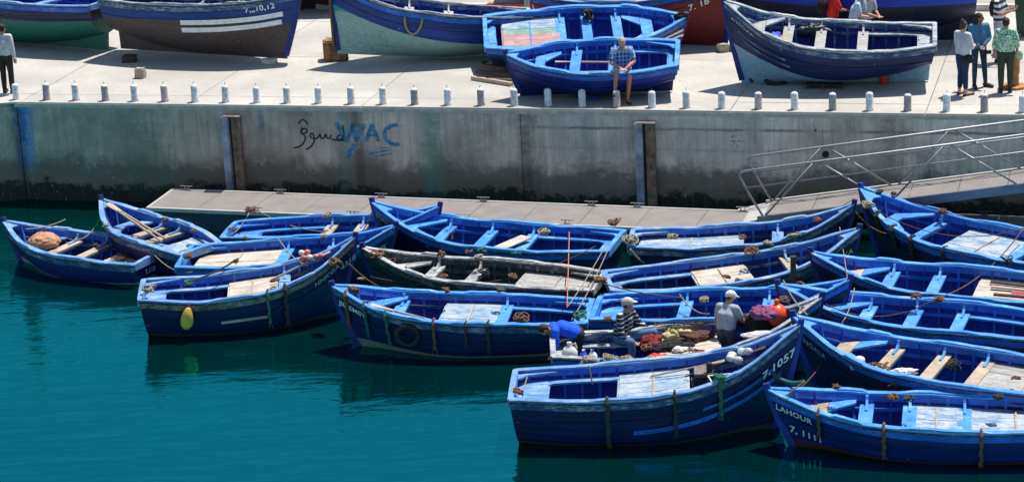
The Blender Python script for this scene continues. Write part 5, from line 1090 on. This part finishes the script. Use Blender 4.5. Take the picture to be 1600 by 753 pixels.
# bags held by people
sb = lump(P(1508, 149, HQ)+V((.02, -.12, .83)), (.15, .09, .11), black, 'handbag', 'black shoulder bag on the hip of the woman in the pale hoodie', 'bag', 95, .06)
MB().tube([V((-.10, 0, .08)), V((-.12, .08, .4)), V((.04, .12, .58))], .012, 6).build('strap', black, sb); sb_v = sb.matrix_world
lump(P(1587, 145, HQ)+V((.06, -.05, .86)), (.08, .05, .11), cloth('rainbow', (.05, .35, .6), 'leaf', (.7, .5, .05)), 'bag', 'rainbow coloured bag held by the person in green', 'bag', 96, .2)
o = MB().box((0, 0, 0), (.12, .05, .08)).build('camera', M['rubber']); o.location = P(1541, 137, HQ)+V((.03, -.08, .82)); tag(o, 'small black camera hanging by the denim jacket', 'camera'); MB().lathe([(.03, 0), (.03, .05)], n=10).build('lens', M['rubber'], o).matrix_local = Matrix.Translation(V((0, -.025, 0))) @ Matrix.Rotation(R(90), 4, 'X')
lump(P(1296, 88, HQ)+V((-.16, -.02, 1.22)), (.12, .12, .2), black, 'backpack', 'black backpack behind the person in the red top', 'bag', 97, .08)
lump(P(1558, 97, HQ)+V((-.10, .06, 1.25)), (.08, .12, .2), black, 'backpack', 'black backpack on the man in the wide striped shirt', 'bag', 98, .08)

# hanging rope fenders
for bt, lst in ((bN, ((.335, .95, 'rope_dark', .042, 'thick black weedy rope on the front boat, nearest its stern'), (.565, .68, 'rope_dark', .03, 'middle dark rope on the side of the front boat'), (.72, .62, 'rope_green', .036, 'green rope end hanging on the side of the front boat'))),
                (bE, ((.585, .62, 'rope_green', .032, 'frayed dark green rope on the boat with the yellow fender'), (.665, .78, 'rope_dark', .045, 'thick black rope on the boat with the yellow fender'))),
                (bI, ((.94, .60, 'rope_brown', .035, 'dark brown rope nearest the bow of the long navy boat'), (.86, .62, 'rope_green', .03, 'green rope second from the bow of the long navy boat'), (.77, .66, 'rope_green', .032, 'green rope just ahead of the tyre on the long navy boat'), (.58, .52, 'rope_brown', .032, 'brown rope just behind the tyre on the long navy boat'), (.455, .34, 'rope_dark', .026, 'short dark rope amidships on the long navy boat'), (.37, .46, 'rope_dark', .032, 'dark rope nearest the stern of the long navy boat'))),
                (bS, ((.83, .42, 'rope_brown', .03, 'looped brown rope nearest the bow of the lower right boat'), (.62, .46, 'rope_brown', .034, 'brown rope amidships on the lower right boat'), (.315, .60, 'rope_brown', .034, 'brown rope near the right edge on the lower right boat'))),
                (bQ, ((.86, .45, 'rope_dark', .05, 'dark weedy rope highest on the tall bow at the upper right'), (.76, .45, 'rope_dark', .05, 'second dark weedy rope down the tall bow at the upper right'), (.66, .3, 'rope_dark', .045, 'third dark rope down the tall bow at the upper right'), (.50, .2, 'rope_dark', .035, 'small dark knot rope lowest on the upper right boat')))):
    for t_, dr, mt, rr, lb in lst: bt.fender_rope(t_, drop=dr, mat=mt, r=rr, label=lb)
tangle(bN.world(V((bN.L*.72, bN.near*bN.beam(.72), bN.sheer(.72)+.05))), .09, M['rope_green'], 'green rope knot on the gunwale of the front boat', .024, 50, .9)
# rope knots seen across the rafted boats (photograph position, height, size)
for x, y, z, r_, mt, lb in ((392, 330, .75, .12, 'rope_brown', 'red-brown rope knot at the front edge of the pontoon, left'), (511, 338, .85, .11, 'rope_pale', 'pale rope knot on the far gunwale of the boat alongside the pontoon'), (363, 360, .75, .09, 'rope_brown', 'brown rope on the quarter of the boat alongside the pontoon'), (385, 371, .7, .06, 'rope_pale', 'yellowish twine on the near gunwale of the boat alongside the pontoon'),
        (293, 402, .72, .10, 'rope_brown', 'brown rope at the stern corner of the flat wood-decked boat'), (367, 410, .70, .07, 'rope_brown', 'small brown rope star on the long wood stern deck'), (295, 444, .85, .10, 'rope_green', 'green rope heap on the quarter of the boat with the yellow fender'), (232, 455, .95, .14, 'rope_pale', 'pale rope coils on the transom of the boat with the yellow fender'),
        (322, 406, .7, .01, 'rope_pale', None), (525, 412, 1.35, .14, 'rope_brown', 'dark brown rope wrapped at the bow of the boat with the yellow fender'), (553, 455, 1.1, .12, 'rope_brown', 'red-brown rope on the bow of the long navy boat'), (590, 401, 1.1, .14, 'rope_brown', 'red-brown rope in the bow of the charcoal boat'), (565, 437, 1.1, .08, 'rope_pale', 'pale knot on the far gunwale of the long navy boat, near the bow'),
        (748, 403, .95, .09, 'rope_pale', 'pale knot on the far gunwale of the charcoal boat'), (690, 397, .95, .09, 'rope_brown', 'brown knot on the far gunwale of the charcoal boat, nearer its bow'), (783, 455, .95, .09, 'rope_brown', 'brown knot on the far gunwale of the long navy boat amidships'), (806, 398, .75, .11, 'rope_green', 'green weedy rope on the near gunwale of the clean blue boat'), (753, 392, .75, .10, 'rope_green', 'pale green rope hanging left of the weedy one'),
        (850, 365, .9, .13, 'rope_pale', 'frayed pale rope on the far gunwale of the clean blue boat'), (960, 350, .75, .15, 'rope_brown', 'brown fuzzy rope bundle standing at the pontoon edge'), (985, 378, .85, .17, 'rope_pale', 'pale rope heap on the stern of the boat with the long pale blue deck'), (938, 440, .95, .13, 'rope_brown', 'red-brown knot at the stern of the charcoal boat'), (905, 496, .95, .14, 'rope_green', 'olive rope heap on the transom of the long navy boat'),
        (1175, 395, .95, .16, 'rope_brown', 'orange-brown rope bundle on the far gunwale by the pale hatch'), (1136, 434, .72, .08, 'rope_brown', 'left rope star on the pale hatch behind the grey-decked boats'), (1155, 440, .72, .09, 'rope_brown', 'right rope star on the pale hatch'), (1240, 370, .95, .13, 'rope_pale', 'pale fluffy rope ball on the gunwale below the gangway'), (1200, 382, .85, .10, 'rope_pale', 'small pale rope knot left of the fluffy ball'),
        (1357, 322, 1.35, .13, 'rope_pale', 'thick pale rope knot on the tall bow at the upper right'), (1374, 302, 1.45, .09, 'rope_dark', 'dark rope knot on the inside of the tall bow'), (1397, 304, 1.3, .06, 'rope_dark', 'small dark knot on the far gunwale of the upper right boat'), (1472, 332, 1.0, .10, 'rope_brown', 'brown fuzzy knot on the far gunwale of the upper right boat'), (1430, 464, 1.0, .10, 'rope_brown', 'brown knot on a far knee of the third boat at right'),
        (1277, 345, 1.1, .08, 'rope_brown', 'small red-brown knot on the gunwale beneath the gangway foot'), (1345, 570, .7, .01, 'rope_pale', None), (1395, 622, .95, .09, 'rope_brown', 'brown rope on the far gunwale of the lower right boat, left one'), (1419, 625, .9, .10, 'rope_dark', 'dark rope on the far gunwale of the lower right boat, right one'), (1560, 622, .85, .08, 'rope_dark', 'black knot near the right edge on the boat above the lower right one'), (1586, 592, .75, .08, 'rope_brown', 'rope star on the grey deck at the right edge'),
        (1307, 605, .95, .07, 'rope_brown', 'small brown knot on the far gunwale of the lower right boat near its bow'), (1523, 590, .5, .08, 'rope_green', 'green twine in the bright blue boat with wooden thwarts'), (810, 613, .9, .09, 'rope_brown', 'brown rope on the transom corner of the front boat'), (950, 500, .9, .08, 'rope_brown', 'brown rope on the stern of the boat behind the fishermen'), (1015, 562, .9, .08, 'rope_pale', None), (1018, 563, .85, .1, 'rope_pale', 'pale coiled knot on the near gunwale below the seated fisherman'),
        (1225, 470, 1.35, .10, 'rope_brown', 'brown rope wound on the bow left of the wooden pole'), (815, 500, .72, .16, 'rope_brown', 'coppery rope coils in the stern well of the long navy boat'), (150, 385, .55, .08, 'rope_dark', 'black tangle on the floor of the far left boat'), (258, 345, .9, .08, 'rope_brown', 'red-brown knot on the far gunwale of the boat facing the wall'), (300, 362, .8, .08, 'rope_brown', 'second red-brown knot on the far gunwale of the boat facing the wall'), (166, 353, 1.0, .07, 'rope_pale', 'yellowish rope knot outside the bow of the boat facing the wall')):
    if lb: tangle(P(x, y, z), r_, M[mt], lb, .013 if r_ < .12 else .017, 60, .6)
# pale floats in P
for k_, (x, y, mt, lb) in enumerate(((1343, 563, 'white_plastic', 'upper pale round float on the gunwale of the boat with wooden thwarts'), (1336, 571, 'white_plastic', 'lower pale round float on the gunwale of the boat with wooden thwarts'))):
    o = MB().lathe([(.02, -.09), (.07, -.07), (.085, 0), (.07, .07), (.02, .09)], n=12).build('float', M[mt], smooth=True); o.location = P(x, y, .82); o.rotation_euler = (R(80), 0, R(40+30*k_)); tag(o, lb, 'float')
lump(P(1410, 583, .70), (.26, .10, .08), M['white_plastic'], 'float_bundle', 'pale net floats tied in a bundle along the near side of the boat at right', 'float', 55, .3, fold=12)
tangle(P(1375, 577, .72), .20, M['rope_brown'], 'brown net line draped between the pale floats', .012, 70, .3)
# mooring lines
S_ = lambda bt, dz=0: bt.world(V((bt.L*1.0, 0, bt.hb+dz)))
for a, b_, sag, mt, lb, rr in (
        (S_(bB, -.3), P(105, 372, .75), .25, 'rope_pale', 'pale line from the boat facing the wall down to the far left boat', .011), (P(238, 395, .6), P(300, 425, .6), .15, 'rope_pale', 'slack line between the far left stern and the next boat', .011), (P(40, 358, .9), P(102, 343, .85), .05, 'rope_pale', 'line across the bow of the far left boat', .012), (P(392, 328, .62), P(365, 365, .7), .05, 'rope_pale', 'thin line from the pontoon to the boat alongside', .010),
        (P(400, 328, .6), P(505, 362, .65), .1, 'rope_pale', 'pale line sagging across the boat alongside the pontoon', .011), (P(505, 362, .65), S_(bG, -.15), .5, 'rope_pale', 'line rising to the tall bow by the pontoon', .013), (P(295, 440, .95), P(372, 404, .95), .05, 'rope_dark', 'thick dark hose-like line along the far gunwale behind the yellow fender', .020), (P(435, 373, .95), P(480, 415, 1.1), .1, 'rope_pale', 'pale line from a knee down to the red floats', .012),
        (P(545, 412, 1.5), P(600, 452, .9), .05, 'rope_brown', 'brown line between the two bows at the centre left', .015), (P(578, 432, .9), P(930, 385, .9), .45, 'rope_brown', 'long thin line drooping across the charcoal boat', .009), (P(890, 345, .6), P(886, 480, .95), .02, 'orange_line', 'orange line running from the pontoon to the long navy boat', .010), (P(886, 480, .95), P(948, 380, .95), .05, 'rope_pale', 'pale line from the long navy boat up to the charcoal boat, left strand', .010),
        (P(893, 500, .95), P(955, 378, .95), .08, 'rope_pale', 'pale line from the long navy boat up to the charcoal boat, right strand', .010), (P(940, 442, .9), P(1065, 465, .9), .05, 'rope_brown', 'dark line along the boats behind the seated fisherman', .014), (P(1062, 460, .9), P(1108, 490, .9), .12, 'rope_pale', 'pale line drooping to the standing fisherman', .012), (S_(bJ, -.1), P(1385, 365, .9), .1, 'rope_brown', 'brown line on the near gunwale of the upper right boat', .012),
        (P(1367, 328, 1.3), P(1600, 356, .9), .35, 'rope_brown', 'thin line spanning the inside of the upper right boat', .010), (P(1600, 356, .9), P(1465, 465, 1.0), .25, 'rope_brown', 'brown line swinging across the second boat at right', .012), (P(1465, 465, 1.0), P(1290, 475, 1.0), .3, 'rope_brown', 'brown line swinging across the third boat at right', .011), (P(1312, 355, 1.0), P(1325, 440, 1.2), .0, 'rope_pale', 'thin pale upright line left of the upper right boats', .009),
        (P(1335, 450, 1.2), P(1318, 500, 1.0), .10, 'rope_pale', 'pale line hanging from the 12 bow', .010), (P(1318, 500, 1.0), P(1215, 620, .95), .35, 'rope_brown', 'line crossing down to the lower right boat', .010), (P(1224, 438, 1.5), P(1262, 492, 1.3), .08, 'rope_pale', 'thick pale rope down the narrow bow left of the wooden pole', .012), (P(1252, 478, 1.35), P(1208, 535, 1.0), .12, 'rope_pale', 'pale rope loop in front of the orange buoy', .011),
        (P(1190, 566, 1.2), P(1256, 596, 1.1), .15, 'rope_green', 'thick green rope from the bow marked 1057 to the lower right boat', .036), (P(1256, 596, 1.1), P(1228, 618, 1.0), .0, 'rope_brown', 'brown rope end joining the thick green rope', .013), (P(824, 588, 1.0), P(817, 610, .95), .0, 'rope_pale', 'pale lashing on the stern quarter of the front boat', .010), (P(920, 570, 1.05), P(926, 600, .7), .0, 'rope_pale', 'thin line hanging inside the front boat', .012),
        (bT3.world(V((bT3.L+.05, bT3.near*.05, bT3.hb-.05))), bT3.world(V((bT3.X(1, .1)+.07, bT3.near*.06, -bT3.draft*.7))), .0, 'rope_brown', 'thick brown rope hanging down the bow on the stone block', .035), (P(985, 390, .8), P(1010, 412, .35), .05, 'rope_pale', 'pale rope end hanging at the stern of the pale decked boat', .028), (P(655, 330, 1.0), P(735, 335, .6), .02, 'rope_pale', 'line from the short bow behind to the pontoon', .010), (P(1160, 348, .6), P(1333, 312, 1.4), .25, 'rope_brown', 'thin line from the gangway foot to the tall dark bow', .008)):
    if mt not in M: M[mt] = plain('orange_line', (.62, .16, .10), .8)
    rope(a, b_, sag, mt, lb, rr)
# loop of rope on the far side of the boat on the block
pts = []
for i in range(13):
    a = math.pi*i/12; pts.append(bT3.on_hull(bT3.L*.585+math.cos(a)*.21, bT3.sheer0(.58)-.12-.42*math.sin(a), bT3.near, .03))
o = MB().tube([bT3.world(p) for p in pts], .03, 7).build('rope_loop', M['rope_pale'], smooth=True); tag(o, 'pale rope loop hanging on the side of the boat on the stone block', 'rope')

for x, y, z, r_, mt, lb in ((1085, 505, .70, .22, 'rope_brown', 'dark twine spread over the brown netting'), (1055, 512, .70, .20, 'rope_dark', 'black twine spread over the crumpled jacket'), (1030, 505, .70, .15, 'rope_brown', 'red-brown line on the dark red netting')):
    tangle(P(x, y, z), r_, M[mt], lb, .009, 90, .35)

for x, y, z, r_, mt, lb in ((693, 434, .75, .09, 'rope_brown', 'brown rope on the bowward thwart of the charcoal boat'), (756, 430, .7, .11, 'rope_dark', 'dark rope hanging at the sternward thwart of the charcoal boat'), (801, 433, .75, .09, 'rope_brown', 'brown rope at the edge of the grey deck of the charcoal boat'), (697, 455, .95, .09, 'rope_brown', 'brown knot on the far gunwale of the long navy boat, bowward of amidships'),
        (700, 372, .6, .11, 'rope_dark', 'dark rope hanging under a thwart of the clean blue boat'), (733, 395, .8, .07, 'rope_brown', 'brown knot on the near gunwale of the clean blue boat'), (1490, 575, .55, .13, 'rope_dark', 'dark rope hanging inside the boat with wooden thwarts'), (1395, 600, .65, .10, 'rope_brown', 'brown rope by the pale float bundle'), (1467, 470, .9, .10, 'rope_brown', 'rusty rope on a knee of the third boat at right'),
        (1320, 480, .6, .09, 'rope_dark', 'dark rope in the bow of the third boat at right'), (580, 452, .95, .10, 'rope_brown', 'second red-brown rope on the bow of the long navy boat'), (612, 408, .9, .12, 'rope_brown', 'brown rope heap behind the bow of the charcoal boat'), (430, 440, .8, .10, 'rope_brown', 'brown rope beside the floats of the boat with the yellow fender'), (505, 372, .8, .07, 'rope_brown', 'brown knot on a thwart of the flat wood-decked boat'),
        (1100, 470, .9, .09, 'rope_pale', 'pale knot on the far side of the boat behind the fishermen'), (1160, 372, .75, .08, 'rope_brown', 'brown knot on the long pale blue deck'), (1050, 372, .75, .12, 'rope_pale', 'pale line on the long pale blue deck'), (1575, 412, .75, .12, 'rope_dark', 'dark rope on the near gunwale of the upper right boat'), (1010, 545, .75, .10, 'rope_brown', 'red-brown rope by the knees of the seated fisherman'), (950, 560, .95, .10, 'rope_pale', 'pale rope over the faded tyre')):
    tangle(P(x, y, z), r_, M[mt], lb, .013, 60, 1.0 if mt == 'rope_dark' else .6)
bk = lambda loc, c, lb, s_=1.0: tag((lambda o: (setattr(o, 'location', loc), setattr(o, 'scale', (s_,)*3), MB().tube([(-.11, 0, .2), (-.08, 0, .27), (0, 0, .30), (.08, 0, .27), (.11, 0, .2)], .006, 5).build('handle', M['steel'], o), o)[-1])(MB().lathe([(.085, 0), (.115, .2), (.122, .205), (.105, .205), (.08, .02), (.005, .02)], n=16).build('bucket', c)), lb, 'bucket')
bk(bpt(bI, .17, .1, -.42), M['rubber'], 'black bucket in the stern well of the long navy boat'); bk(bpt(bO, .48, .2, -.40), M['rubber'], 'black bucket on the floor of the third boat at right')
